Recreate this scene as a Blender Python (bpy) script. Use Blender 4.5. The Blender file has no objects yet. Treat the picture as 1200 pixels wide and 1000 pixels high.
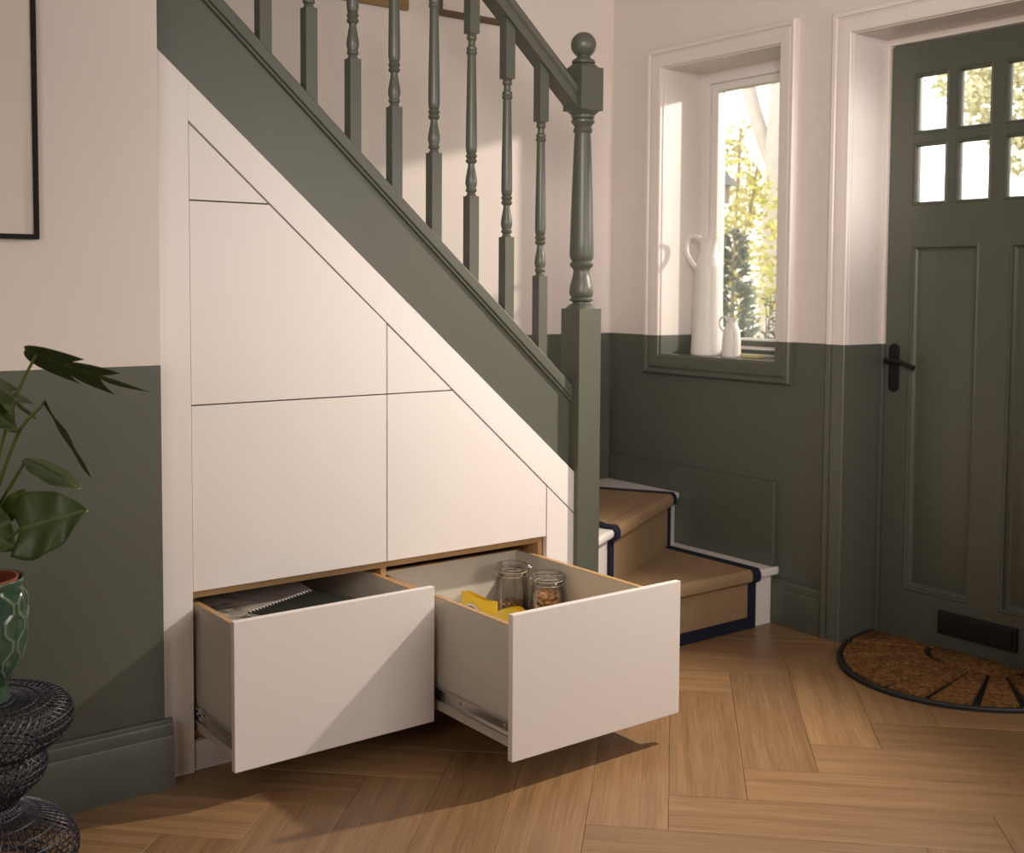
import bpy, bmesh, math, random
from mathutils import Vector, Matrix, noise as mnoise

SC = bpy.context.scene
COL = SC.collection
PI = math.pi
R = math.radians
random.seed(7)

# ------------------------------------------------------------------ camera
cam_data = bpy.data.cameras.new('camera')
cam = bpy.data.objects.new('camera', cam_data)
COL.objects.link(cam)
SC.camera = cam
cam_data.sensor_fit = 'HORIZONTAL'
cam_data.sensor_width = 36.0
cam_data.lens = 1370.527 / 1200.0 * 36.0
cam_data.shift_y = -(500.0 - 415.3446) / 1200.0
cam_data.dof.use_dof = True
cam_data.dof.focus_distance = 3.0
cam_data.dof.aperture_fstop = 4.5
cam_data.clip_start = 0.05
cam_data.clip_end = 200
YAW, PITCH, ROLL = 0.6475, -0.0581, 0.0058
_f = Vector((math.sin(YAW), math.cos(YAW), 0))
_r = Vector((math.cos(YAW), -math.sin(YAW), 0))
_z = Vector((0, 0, 1))
_fw = _f * math.cos(PITCH) + _z * math.sin(PITCH)
_up = -_f * math.sin(PITCH) + _z * math.cos(PITCH)
_ri = _r * math.cos(ROLL) + _up * math.sin(ROLL)
_u2 = -_r * math.sin(ROLL) + _up * math.cos(ROLL)
M = Matrix((_ri, _u2, -_fw)).transposed().to_4x4()
M.translation = Vector((-1.0227, -2.7611, 1.22))
cam.matrix_world = M

# ------------------------------------------------------------------ world, sun, lamps, exposure
world = bpy.data.worlds.new('world')
SC.world = world
world.use_nodes = True
wn = world.node_tree
bg = wn.nodes['Background']
bg.inputs['Color'].default_value = (1.0, 0.97, 0.90, 1)
bg.inputs['Strength'].default_value = 3.2


def lamp(name, kind, loc, target, energy, color, **kw):
    d = bpy.data.lights.new(name, kind)
    d.energy = energy
    d.color = color
    for k, v in kw.items():
        setattr(d, k, v)
    o = bpy.data.objects.new(name, d)
    COL.objects.link(o)
    o.location = loc
    o.rotation_euler = (Vector(target) - Vector(loc)).to_track_quat('-Z', 'Y').to_euler()
    return o


# low warm lamp standing in the garden, shining through the small window
lamp('garden_lamp', 'SPOT', (10.3, -4.35, 4.15), (2.5, 0.33, 1.56), 4200, (1.0, 0.90, 0.76),
     spot_size=R(9.5), spot_blend=0.35, shadow_soft_size=0.2)
# warm spot beside the door throwing the hard shadows of the drawers
lamp('hall_spot', 'SPOT', (2.40, -0.90, 1.80), (0.45, -0.46, 0.24), 218, (1.0, 0.87, 0.74),
     spot_size=R(78), spot_blend=0.9, shadow_soft_size=0.035)
# soft area fill added out of view to brighten stairs and walls
lamp('hall_fill', 'AREA', (1.5, -3.6, 1.55), (0.9, 0.3, 1.3), 37, (1.0, 0.92, 0.87),
     shape='RECTANGLE', size=1.8, size_y=1.1)
# unseen soft spot added across the hall to lift the window wall
lamp('window_wall_fill', 'SPOT', (-1.3, -3.2, 2.1), (2.28, 0.35, 1.95), 400, (1.0, 0.90, 0.83),
     spot_size=R(52), spot_blend=1.0, shadow_soft_size=0.45)

# weak unseen fill added at the left for the drawer sides
lamp('side_fill', 'AREA', (-1.95, -2.0, 1.7), (0.6, -0.2, 0.3), 13, (1.0, 0.92, 0.86),
     shape='RECTANGLE', size=0.9, size_y=0.9)
# out-of-view spot added only to brighten the deep door reveal
lamp('reveal_fill', 'SPOT', (2.10, -1.75, 1.75), (2.31, -0.277, 1.62), 55, (1.0, 0.93, 0.88),
     spot_size=R(30), spot_blend=1.0, shadow_soft_size=0.12)

SC.view_settings.view_transform = 'Standard'
SC.view_settings.look = 'None'
SC.view_settings.gamma = 1.0
SC.view_settings.use_curve_mapping = False
SC.view_settings.exposure = 0.0
SC.cycles.max_bounces = 10
SC.cycles.transparent_max_bounces = 16
SC.cycles.caustics_reflective = False
SC.cycles.caustics_refractive = False
try:
    SC.cycles.use_denoising = True
    SC.cycles.denoiser = 'OPENIMAGEDENOISE'
except Exception:
    pass


# ------------------------------------------------------------------ materials
class NT:
    def __init__(s, name):
        s.m = bpy.data.materials.new(name)
        s.m.use_nodes = True
        s.t = s.m.node_tree
        s.b = s.t.nodes['Principled BSDF']

    def n(s, typ, **kw):
        nd = s.t.nodes.new(typ)
        for k, v in kw.items():
            if k.startswith('i_'):
                nd.inputs[k[2:].replace('_', ' ')].default_value = v
            else:
                setattr(nd, k, v)
        return nd

    def l(s, a, b):
        s.t.links.new(a, b)

    def bump(s, fac, strength, dist=0.002):
        bp = s.n('ShaderNodeBump')
        bp.inputs['Strength'].default_value = strength
        bp.inputs['Distance'].default_value = dist
        s.l(fac, bp.inputs['Height'])
        s.l(bp.outputs['Normal'], s.b.inputs['Normal'])
        return bp


def simple(name, col, rough=0.5, metal=0.0, var=0.0, scale=20, bump=0.0, bscale=200, spec=0.5, coat=0.0):
    t = NT(name)
    t.b.inputs['Roughness'].default_value = rough
    t.b.inputs['Metallic'].default_value = metal
    t.b.inputs['Specular IOR Level'].default_value = spec
    t.b.inputs['Coat Weight'].default_value = coat
    t.b.inputs['Base Color'].default_value = (*col, 1)
    tc = t.n('ShaderNodeTexCoord')
    if var:
        nz = t.n('ShaderNodeTexNoise')
        nz.inputs['Scale'].default_value = scale
        nz.inputs['Detail'].default_value = 5
        t.l(tc.outputs['Object'], nz.inputs['Vector'])
        mx = t.n('ShaderNodeMix', data_type='RGBA')
        mx.inputs[6].default_value = (*[c * (1 - var) for c in col], 1)
        mx.inputs[7].default_value = (*[min(1, c * (1 + var)) for c in col], 1)
        t.l(nz.outputs['Fac'], mx.inputs[0])
        t.l(mx.outputs[2], t.b.inputs['Base Color'])
    if bump:
        nb = t.n('ShaderNodeTexNoise')
        nb.inputs['Scale'].default_value = bscale
        nb.inputs['Detail'].default_value = 3
        t.l(tc.outputs['Object'], nb.inputs['Vector'])
        t.bump(nb.outputs['Fac'], bump, 0.002)
    return t.m


GREEN = (0.095, 0.100, 0.079)
CREAM = (0.72, 0.648, 0.602)
WHITE = (0.78, 0.735, 0.712)
DADO = 1.027


def two_tone(name, up, low, r_up, r_low, bump=0.05):
    """painted wall: pale emulsion above the dado line, green paint below"""
    t = NT(name)
    g = t.n('ShaderNodeNewGeometry')
    sp = t.n('ShaderNodeSeparateXYZ')
    t.l(g.outputs['Position'], sp.inputs[0])
    gt = t.n('ShaderNodeMath', operation='GREATER_THAN')
    gt.inputs[1].default_value = DADO
    t.l(sp.outputs['Z'], gt.inputs[0])
    mx = t.n('ShaderNodeMix', data_type='RGBA')
    mx.inputs[6].default_value = (*low, 1)
    mx.inputs[7].default_value = (*up, 1)
    t.l(gt.outputs[0], mx.inputs[0])
    t.l(mx.outputs[2], t.b.inputs['Base Color'])
    mr = t.n('ShaderNodeMix', data_type='FLOAT')
    mr.inputs[2].default_value = r_low
    mr.inputs[3].default_value = r_up
    t.l(gt.outputs[0], mr.inputs[0])
    t.l(mr.outputs[0], t.b.inputs['Roughness'])
    nb = t.n('ShaderNodeTexNoise')
    nb.inputs['Scale'].default_value = 160
    nb.inputs['Detail'].default_value = 3
    t.l(g.outputs['Position'], nb.inputs['Vector'])
    t.bump(nb.outputs['Fac'], bump, 0.002)
    return t.m


def wood(name, c1, c2, scale=(1.6, 16, 16), rough=0.42, rnd=0.12, fine=0.5, bumpk=0.08, wave=0.3):
    t = NT(name)
    tc = t.n('ShaderNodeTexCoord')
    oi = t.n('ShaderNodeObjectInfo')
    mp = t.n('ShaderNodeMapping')
    mp.inputs['Scale'].default_value = scale
    vm = t.n('ShaderNodeVectorMath', operation='SCALE')
    vm.inputs[0].default_value = (13.7, 7.9, 3.3)
    t.l(oi.outputs['Random'], vm.inputs['Scale'])
    va = t.n('ShaderNodeVectorMath', operation='ADD')
    t.l(tc.outputs['Object'], va.inputs[0])
    t.l(vm.outputs[0], va.inputs[1])
    t.l(va.outputs[0], mp.inputs['Vector'])
    n1 = t.n('ShaderNodeTexNoise')
    n1.inputs['Scale'].default_value = 1.1
    n1.inputs['Detail'].default_value = 6
    n1.inputs['Distortion'].default_value = 0.9
    t.l(mp.outputs[0], n1.inputs['Vector'])
    # growth-ring bands bent by a slow noise
    wv = t.n('ShaderNodeTexWave', bands_direction='Y')
    wv.inputs['Scale'].default_value = 0.42
    wv.inputs['Distortion'].default_value = 9.0
    wv.inputs['Detail'].default_value = 3
    wv.inputs['Detail Scale'].default_value = 0.55
    t.l(mp.outputs[0], wv.inputs['Vector'])
    mp2 = t.n('ShaderNodeMapping')
    mp2.inputs['Scale'].default_value = (scale[0] * 4.5, scale[1] * 13, scale[2] * 13)
    t.l(va.outputs[0], mp2.inputs['Vector'])
    n2 = t.n('ShaderNodeTexNoise')
    n2.inputs['Scale'].default_value = 1.0
    n2.inputs['Detail'].default_value = 4
    t.l(mp2.outputs[0], n2.inputs['Vector'])
    a = t.n('ShaderNodeMix', data_type='FLOAT')
    a.inputs[0].default_value = wave
    t.l(n1.outputs['Fac'], a.inputs[2])
    t.l(wv.outputs['Fac'], a.inputs[3])
    b = t.n('ShaderNodeMix', data_type='FLOAT')
    b.inputs[0].default_value = fine
    t.l(a.outputs[0], b.inputs[2])
    t.l(n2.outputs['Fac'], b.inputs[3])
    rp = t.n('ShaderNodeMapRange')
    rp.inputs['From Min'].default_value = 0.28
    rp.inputs['From Max'].default_value = 0.72
    t.l(b.outputs[0], rp.inputs['Value'])
    mx = t.n('ShaderNodeMix', data_type='RGBA')
    mx.inputs[6].default_value = (*c2, 1)
    mx.inputs[7].default_value = (*c1, 1)
    t.l(rp.outputs[0], mx.inputs[0])
    hv = t.n('ShaderNodeHueSaturation')
    mr = t.n('ShaderNodeMapRange')
    mr.inputs['To Min'].default_value = 1 - rnd
    mr.inputs['To Max'].default_value = 1 + rnd
    t.l(oi.outputs['Random'], mr.inputs['Value'])
    t.l(mr.outputs[0], hv.inputs['Value'])
    t.l(mx.outputs[2], hv.inputs['Color'])
    t.l(hv.outputs[0], t.b.inputs['Base Color'])
    t.b.inputs['Roughness'].default_value = rough
    t.bump(n2.outputs['Fac'], bumpk, 0.0015)
    return t.m


def thin_glass(name, tint=(1, 1, 1), rough=0.0, edge=0.55):
    t = NT(name)
    t.t.nodes.remove(t.b)
    out = t.t.nodes['Material Output']
    tr = t.n('ShaderNodeBsdfTransparent')
    tr.inputs['Color'].default_value = (*tint, 1)
    gl = t.n('ShaderNodeBsdfGlossy')
    gl.inputs['Roughness'].default_value = rough
    lw = t.n('ShaderNodeFresnel')
    lw.inputs['IOR'].default_value = 1.45
    mr = t.n('ShaderNodeMath', operation='MULTIPLY')
    mr.inputs[1].default_value = edge
    t.l(lw.outputs[0], mr.inputs[0])
    ms = t.n('ShaderNodeMixShader')
    t.l(mr.outputs[0], ms.inputs[0])
    t.l(tr.outputs[0], ms.inputs[1])
    t.l(gl.outputs[0], ms.inputs[2])
    t.l(ms.outputs[0], out.inputs['Surface'])
    return t.m


def weave(name, c1, c2, sc=260, rough=0.9, bump=0.6):
    t = NT(name)
    tc = t.n('ShaderNodeTexCoord')
    w1 = t.n('ShaderNodeTexWave', bands_direction='X')
    w2 = t.n('ShaderNodeTexWave', bands_direction='Z')
    w3 = t.n('ShaderNodeTexWave', bands_direction='Y')
    nz = t.n('ShaderNodeTexNoise')
    nz.inputs['Scale'].default_value = sc * 1.2
    nz.inputs['Detail'].default_value = 3
    t.l(tc.outputs['Object'], nz.inputs['Vector'])
    for w in (w1, w2, w3):
        w.inputs['Scale'].default_value = sc / 6
        w.inputs['Distortion'].default_value = 1.5
        t.l(tc.outputs['Object'], w.inputs['Vector'])
    a = t.n('ShaderNodeMath', operation='ADD')
    t.l(w2.outputs['Fac'], a.inputs[0])
    t.l(w3.outputs['Fac'], a.inputs[1])
    m = t.n('ShaderNodeMath', operation='MULTIPLY_ADD')
    m.inputs[1].default_value = 0.5
    t.l(a.outputs[0], m.inputs[0])
    t.l(w1.outputs['Fac'], m.inputs[2])
    f = t.n('ShaderNodeMix', data_type='FLOAT')
    f.inputs[0].default_value = 0.8
    t.l(m.outputs[0], f.inputs[2])
    t.l(nz.outputs['Fac'], f.inputs[3])
    mx = t.n('ShaderNodeMix', data_type='RGBA')
    mx.inputs[6].default_value = (*c1, 1)
    mx.inputs[7].default_value = (*c2, 1)
    t.l(f.outputs[0], mx.inputs[0])
    t.l(mx.outputs[2], t.b.inputs['Base Color'])
    t.b.inputs['Roughness'].default_value = rough
    t.b.inputs['Specular IOR Level'].default_value = 0.15
    t.bump(f.outputs[0], bump, 0.003)
    return t.m


MAT = {}
MAT['wall'] = two_tone('painted_wall', CREAM, GREEN, 0.7, 0.55)
MAT['trim_two'] = two_tone('painted_trim', (0.73, 0.657, 0.618), GREEN, 0.4, 0.38, 0.02)
MAT['ceiling'] = simple('ceiling_paint', (0.75, 0.71, 0.66), 0.8, bump=0.04)
MAT['green'] = simple('sage_green_paint', (0.090, 0.096, 0.075), 0.38, var=0.04, scale=9, bump=0.06, bscale=90)
MAT['white_gloss'] = simple('white_paint', (0.76, 0.72, 0.69), 0.35, bump=0.03, bscale=80)
MAT['panel'] = simple('white_satin_panel', WHITE, 0.42, var=0.01, scale=4)
MAT['drawer_inside'] = simple('grey_beige_laminate', (0.56, 0.51, 0.44), 0.5, var=0.03, scale=6)
MAT['dark_inside'] = simple('dark_cabinet_interior', (0.13, 0.085, 0.05), 0.7, var=0.15, scale=8)
MAT['oak_edge'] = wood('oak_edge', (0.52, 0.33, 0.15), (0.36, 0.20, 0.085), (4, 30, 30), 0.5)
MAT['floor'] = wood('oak_floor', (0.35, 0.213, 0.104), (0.17, 0.092, 0.039), (1.3, 13, 13), 0.38, 0.15, 0.54, wave=0.16)
MAT['subfloor'] = simple('dark_joint', (0.10, 0.055, 0.025), 0.9, var=0.1)
MAT['steel'] = simple('galvanised_steel', (0.62, 0.60, 0.57), 0.3, 1.0, var=0.08, scale=60)
MAT['black_iron'] = simple('black_iron', (0.012, 0.011, 0.011), 0.45, 0.3, bump=0.1, bscale=120)
MAT['black_frame'] = simple('black_frame_paint', (0.010, 0.008, 0.010), 0.6, bump=0.02, spec=0.2)
MAT['paper'] = simple('pale_paper', (0.66, 0.585, 0.53), 0.55, var=0.02, scale=5)
MAT['glass'] = thin_glass('clear_pane', edge=0.8)
MAT['jar_glass'] = thin_glass('jar_glass', (0.998, 0.998, 0.995), 0.0, 0.7)
MAT['sisal'] = weave('sisal_weave', (0.18, 0.112, 0.058), (0.38, 0.262, 0.148), 170)
MAT['navy'] = weave('navy_tape', (0.008, 0.009, 0.022), (0.02, 0.023, 0.045), 420, 0.8, 0.25)
MAT['ceramic'] = simple('white_stoneware', (0.80, 0.765, 0.715), 0.45, var=0.05, scale=30, bump=0.12, bscale=60)
MAT['terracotta'] = simple('terracotta', (0.30, 0.085, 0.04), 0.7, var=0.15, scale=30, bump=0.1)
MAT['soil'] = simple('potting_soil', (0.035, 0.018, 0.01), 0.95, var=0.5, scale=80, bump=0.8, bscale=120)
MAT['wire'] = simple('dark_blue_wire', (0.030, 0.032, 0.045), 0.42, 0.4, var=0.1)
MAT['rubber'] = simple('black_rubber', (0.014, 0.014, 0.017), 0.55, bump=0.1)
MAT['yellow'] = simple('yellow_foil', (0.86, 0.60, 0.03), 0.33, var=0.06, scale=14, bump=0.15, bscale=40)
MAT['yellow_pale'] = simple('pale_yellow_block', (0.66, 0.58, 0.30), 0.8, var=0.05)
MAT['black_print'] = simple('black_print', (0.02, 0.013, 0.012), 0.4)
MAT['white_print'] = simple('white_print', (0.8, 0.78, 0.74), 0.5)
MAT['notebook'] = simple('dark_green_cover', (0.012, 0.015, 0.010), 0.7, bump=0.06, spec=0.2)
MAT['page'] = simple('book_pages', (0.62, 0.57, 0.50), 0.7, var=0.06, scale=150)
MAT['gilt'] = wood('gilt_wood', (0.36, 0.23, 0.08), (0.16, 0.09, 0.03), (5, 40, 40), 0.45)
MAT['brown_frame'] = wood('brown_wood', (0.16, 0.095, 0.05), (0.06, 0.035, 0.018), (5, 40, 40), 0.5)
MAT['trunk'] = simple('pale_bark', (0.50, 0.46, 0.42), 0.9, var=0.2, scale=14, bump=0.4, bscale=30)
MAT['yellow_leaf'] = simple('yellow_autumn_leaf', (0.56, 0.52, 0.15), 0.6, var=0.3, scale=3)
MAT['pale_leaf'] = simple('pale_yellow_leaf', (0.60, 0.57, 0.38), 0.6, var=0.3, scale=3)  # leaf colour lightened to stand for garden haze
MAT['conifer'] = simple('blue_green_needles', (0.085, 0.135, 0.085), 0.7, var=0.4, scale=4)
MAT['dark_leaf'] = simple('dark_sprig_leaf', (0.035, 0.05, 0.03), 0.5, var=0.4, scale=20)
MAT['lawn'] = simple('lawn', (0.28, 0.27, 0.12), 0.9, var=0.3, scale=2, bump=0.5, bscale=60)
MAT['slate'] = simple('grey_slate', (0.12, 0.12, 0.12), 0.7, var=0.2)
MAT['birdwood'] = simple('weathered_wood', (0.26, 0.20, 0.14), 0.8, var=0.2)


def coir():
    t = NT('coir_bristle')
    tc = t.n('ShaderNodeTexCoord')
    n1 = t.n('ShaderNodeTexNoise')
    n1.inputs['Scale'].default_value = 70
    n1.inputs['Detail'].default_value = 6
    n1.inputs['Roughness'].default_value = 0.75
    t.l(tc.outputs['Object'], n1.inputs['Vector'])
    cr = t.n('ShaderNodeMapRange')
    cr.inputs['From Min'].default_value = 0.32
    cr.inputs['From Max'].default_value = 0.68
    t.l(n1.outputs['Fac'], cr.inputs['Value'])
    mx = t.n('ShaderNodeMix', data_type='RGBA')
    mx.inputs[6].default_value = (0.055, 0.026, 0.010, 1)
    mx.inputs[7].default_value = (0.43, 0.215, 0.08, 1)
    t.l(cr.outputs[0], mx.inputs[0])
    t.l(mx.outputs[2], t.b.inputs['Base Color'])
    t.b.inputs['Roughness'].default_value = 1.0
    t.b.inputs['Specular IOR Level'].default_value = 0.05
    t.bump(n1.outputs['Fac'], 1.0, 0.012)
    return t.m


def glaze():
    """reactive green-blue glaze, paler where it breaks over the raised ribs"""
    t = NT('green_glaze')
    tc = t.n('ShaderNodeTexCoord')
    g = t.n('ShaderNodeNewGeometry')
    cr = t.n('ShaderNodeMapRange')
    cr.inputs['From Min'].default_value = 0.505
    cr.inputs['From Max'].default_value = 0.57
    t.l(g.outputs['Pointiness'], cr.inputs['Value'])
    n1 = t.n('ShaderNodeTexNoise')
    n1.inputs['Scale'].default_value = 26
    n1.inputs['Detail'].default_value = 4
    t.l(tc.outputs['Object'], n1.inputs['Vector'])
    mx = t.n('ShaderNodeMix', data_type='RGBA')
    mx.inputs[6].default_value = (0.014, 0.052, 0.047, 1)
    mx.inputs[7].default_value = (0.045, 0.080, 0.042, 1)
    t.l(n1.outputs['Fac'], mx.inputs[0])
    m2 = t.n('ShaderNodeMix', data_type='RGBA')
    m2.inputs[7].default_value = (0.22, 0.30, 0.15, 1)
    t.l(cr.outputs[0], m2.inputs[0])
    t.l(mx.outputs[2], m2.inputs[6])
    t.l(m2.outputs[2], t.b.inputs['Base Color'])
    t.b.inputs['Roughness'].default_value = 0.16
    t.b.inputs['Coat Weight'].default_value = 0.3
    return t.m


def leaf_mat(name, col, vein):
    t = NT(name)
    uv = t.n('ShaderNodeUVMap')
    sp = t.n('ShaderNodeSeparateXYZ')
    t.l(uv.outputs[0], sp.inputs[0])
    # side veins run obliquely out from the midrib
    ab = t.n('ShaderNodeMath', operation='ABSOLUTE')
    t.l(sp.outputs['Y'], ab.inputs[0])
    ma = t.n('ShaderNodeMath', operation='MULTIPLY_ADD')
    ma.inputs[1].default_value = -0.75
    t.l(ab.outputs[0], ma.inputs[0])
    t.l(sp.outputs['X'], ma.inputs[2])
    ml = t.n('ShaderNodeMath', operation='MULTIPLY')
    ml.inputs[1].default_value = 7.0
    t.l(ma.outputs[0], ml.inputs[0])
    fr = t.n('ShaderNodeMath', operation='PINGPONG')
    fr.inputs[1].default_value = 0.5
    t.l(ml.outputs[0], fr.inputs[0])
    lt = t.n('ShaderNodeMapRange')
    lt.inputs['From Min'].default_value = 0.0
    lt.inputs['From Max'].default_value = 0.06
    lt.inputs['To Min'].default_value = 0.35
    lt.inputs['To Max'].default_value = 0.0
    t.l(fr.outputs[0], lt.inputs['Value'])
    md = t.n('ShaderNodeMapRange')
    md.inputs['From Min'].default_value = 0.012
    md.inputs['From Max'].default_value = 0.03
    md.inputs['To Min'].default_value = 1.0
    md.inputs['To Max'].default_value = 0.0
    t.l(ab.outputs[0], md.inputs['Value'])
    mxx = t.n('ShaderNodeMath', operation='MAXIMUM')
    t.l(lt.outputs[0], mxx.inputs[0])
    t.l(md.outputs[0], mxx.inputs[1])
    mx = t.n('ShaderNodeMix', data_type='RGBA')
    mx.inputs[6].default_value = (*col, 1)
    mx.inputs[7].default_value = (*vein, 1)
    t.l(mxx.outputs[0], mx.inputs[0])
    t.l(mx.outputs[2], t.b.inputs['Base Color'])
    t.b.inputs['Roughness'].default_value = 0.40
    tl = t.n('ShaderNodeBsdfTranslucent')
    t.l(mx.outputs[2], tl.inputs['Color'])
    ms = t.n('ShaderNodeMixShader')
    ms.inputs[0].default_value = 0.38
    t.l(t.b.outputs[0], ms.inputs[1])
    t.l(tl.outputs[0], ms.inputs[2])
    t.l(ms.outputs[0], t.t.nodes['Material Output'].inputs['Surface'])
    return t.m


def photo_cover():
    """grey tonal picture of foliage printed on the book cover"""
    t = NT('printed_cover')
    tc = t.n('ShaderNodeTexCoord')
    n1 = t.n('ShaderNodeTexNoise')
    n1.inputs['Scale'].default_value = 16
    n1.inputs['Detail'].default_value = 9
    n1.inputs['Roughness'].default_value = 0.72
    n1.inputs['Distortion'].default_value = 1.2
    t.l(tc.outputs['Object'], n1.inputs['Vector'])
    sp = t.n('ShaderNodeSeparateXYZ')
    t.l(tc.outputs['Object'], sp.inputs[0])
    mr = t.n('ShaderNodeMapRange')
    mr.inputs['From Min'].default_value = 0.18
    mr.inputs['From Max'].default_value = -0.12
    t.l(sp.outputs['X'], mr.inputs['Value'])
    cr = t.n('ShaderNodeMapRange')
    cr.inputs['From Min'].default_value = 0.62
    cr.inputs['From Max'].default_value = 0.38
    t.l(n1.outputs['Fac'], cr.inputs['Value'])
    mu = t.n('ShaderNodeMath', operation='MULTIPLY', use_clamp=True)
    t.l(mr.outputs[0], mu.inputs[0])
    t.l(cr.outputs[0], mu.inputs[1])
    mx = t.n('ShaderNodeMix', data_type='RGBA')
    mx.inputs[6].default_value = (0.62, 0.56, 0.50, 1)
    mx.inputs[7].default_value = (0.08, 0.075, 0.065, 1)
    t.l(mu.outputs[0], mx.inputs[0])
    t.l(mx.outputs[2], t.b.inputs['Base Color'])
    t.b.inputs['Roughness'].default_value = 0.4
    return t.m


MAT['coir'] = coir()
MAT['glaze'] = glaze()
MAT['leaf'] = leaf_mat('monstera_leaf', (0.075, 0.115, 0.030), (0.14, 0.19, 0.06))
MAT['leaf_young'] = leaf_mat('monstera_young_leaf', (0.09, 0.15, 0.02), (0.16, 0.22, 0.05))
MAT['petiole'] = simple('green_stem', (0.085, 0.13, 0.022), 0.45, var=0.15, scale=20)
MAT['cover'] = photo_cover()
MAT['nut_dark'] = simple('brown_nut', (0.26, 0.13, 0.055), 0.55, var=0.35, scale=60, bump=0.3)
MAT['nut_pale'] = simple('tan_nut', (0.52, 0.27, 0.13), 0.5, var=0.3, scale=50, bump=0.2)
MAT['seal'] = simple('pale_rubber_seal', (0.62, 0.52, 0.42), 0.6)


# ------------------------------------------------------------------ geometry helpers
def BM():
    return bmesh.new()


def box(bm, x0, x1, y0, y1, z0, z1):
    v = [bm.verts.new(p) for p in ((x0, y0, z0), (x1, y0, z0), (x1, y1, z0), (x0, y1, z0),
                                   (x0, y0, z1), (x1, y0, z1), (x1, y1, z1), (x0, y1, z1))]
    for f in ((0, 3, 2, 1), (4, 5, 6, 7), (0, 1, 5, 4), (1, 2, 6, 5), (2, 3, 7, 6), (3, 0, 4, 7)):
        bm.faces.new([v[i] for i in f])


def prism(bm, pts, axis, a, b):
    """extrude a polygon of 2-D points along axis from a to b; the 2-D axes are the other two in xyz order"""
    def mk(p, w):
        if axis == 'x':
            return (w, p[0], p[1])
        if axis == 'y':
            return (p[0], w, p[1])
        return (p[0], p[1], w)
    A = [bm.verts.new(mk(p, a)) for p in pts]
    B = [bm.verts.new(mk(p, b)) for p in pts]
    n = len(pts)
    bm.faces.new(A)
    bm.faces.new(B[::-1])
    for i in range(n):
        bm.faces.new((A[i], B[i], B[(i + 1) % n], A[(i + 1) % n]))


def sweep_section(bm, sec, o, d, n, s0, s1):
    """extrude a closed section (t, z) along direction d from s0 to s1; t is measured along n"""
    def mk(t, z, s):
        return (o[0] + d[0] * s + n[0] * t, o[1] + d[1] * s + n[1] * t, z)
    A = [bm.verts.new(mk(t, z, s0)) for t, z in sec]
    B = [bm.verts.new(mk(t, z, s1)) for t, z in sec]
    k = len(sec)
    bm.faces.new(A)
    bm.faces.new(B[::-1])
    for i in range(k):
        bm.faces.new((A[i], B[i], B[(i + 1) % k], A[(i + 1) % k]))


def lathe(bm, prof, c, seg=32, cap0=True, cap1=True, rf=None):
    rings = []
    for r, z in prof:
        ring = []
        for i in range(seg):
            a = 2 * PI * i / seg
            rr = r if rf is None else rf(r, z, a)
            ring.append(bm.verts.new((c[0] + rr * math.cos(a), c[1] + rr * math.sin(a), c[2] + z)))
        rings.append(ring)
    for k in range(len(rings) - 1):
        for i in range(seg):
            j = (i + 1) % seg
            bm.faces.new((rings[k][i], rings[k][j], rings[k + 1][j], rings[k + 1][i]))
    if cap0:
        bm.faces.new(rings[0][::-1])
    if cap1:
        bm.faces.new(rings[-1])


def tube(bm, pts, r, seg=8, closed=False, caps=True):
    pts = [Vector(p) for p in pts]
    n = len(pts)
    rs = r if isinstance(r, (list, tuple)) else [r] * n
    rings = []
    up = None
    for i, p in enumerate(pts):
        if closed:
            t = pts[(i + 1) % n] - pts[i - 1]
        else:
            t = pts[min(i + 1, n - 1)] - pts[max(i - 1, 0)]
        t.normalize()
        if up is None:
            up = Vector((0, 0, 1)) if abs(t.z) < 0.9 else Vector((1, 0, 0))
        s = t.cross(up)
        if s.length < 1e-6:
            s = t.orthogonal()
        s.normalize()
        up = s.cross(t).normalized()
        rings.append([bm.verts.new(p + (s * math.cos(2 * PI * k / seg) + up * math.sin(2 * PI * k / seg)) * rs[i])
                      for k in range(seg)])
    m = n if closed else n - 1
    for i in range(m):
        a, b = rings[i], rings[(i + 1) % n]
        for k in range(seg):
            j = (k + 1) % seg
            bm.faces.new((a[k], a[j], b[j], b[k]))
    if not closed and caps:
        bm.faces.new(rings[0][::-1])
        bm.faces.new(rings[-1])


def smooth_path(pts, n=8):
    """Catmull-Rom through the points"""
    P = [Vector(p) for p in pts]
    P = [P[0] * 2 - P[1]] + P + [P[-1] * 2 - P[-2]]
    out = []
    for i in range(1, len(P) - 2):
        for k in range(n):
            t = k / n
            a, b, c, d = P[i - 1], P[i], P[i + 1], P[i + 2]
            out.append(0.5 * ((2 * b) + (c - a) * t + (2 * a - 5 * b + 4 * c - d) * t * t + (3 * b - a - 3 * c + d) * t ** 3))
    out.append(P[-2])
    return out


def world_loc(o):
    v = Vector((0, 0, 0))
    while o is not None:
        v = v + o.location
        o = o.parent
    return v


def obj(name, bm, mat, parent=None, loc=None, smooth=None, bevel=None, bseg=2, recalc=True):
    """link a bmesh given in world coordinates as ONE object; loc (world) becomes its origin"""
    if recalc:
        bmesh.ops.recalc_face_normals(bm, faces=bm.faces[:])
    pw = world_loc(parent) if parent else Vector((0, 0, 0))
    org = Vector(loc) if loc is not None else pw
    bmesh.ops.translate(bm, verts=bm.verts[:], vec=-org)
    me = bpy.data.meshes.new(name)
    bm.to_mesh(me)
    bm.free()
    me.materials.append(mat)
    o = bpy.data.objects.new(name, me)
    COL.objects.link(o)
    o.parent = parent
    o.location = org - pw
    if smooth is not None:
        for p in me.polygons:
            p.use_smooth = True
        me.set_sharp_from_angle(angle=R(smooth))
    if bevel:
        md = o.modifiers.new('bevel', 'BEVEL')
        md.width = bevel
        md.segments = bseg
        md.limit_method = 'ANGLE'
        md.angle_limit = R(35)
    return o


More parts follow.
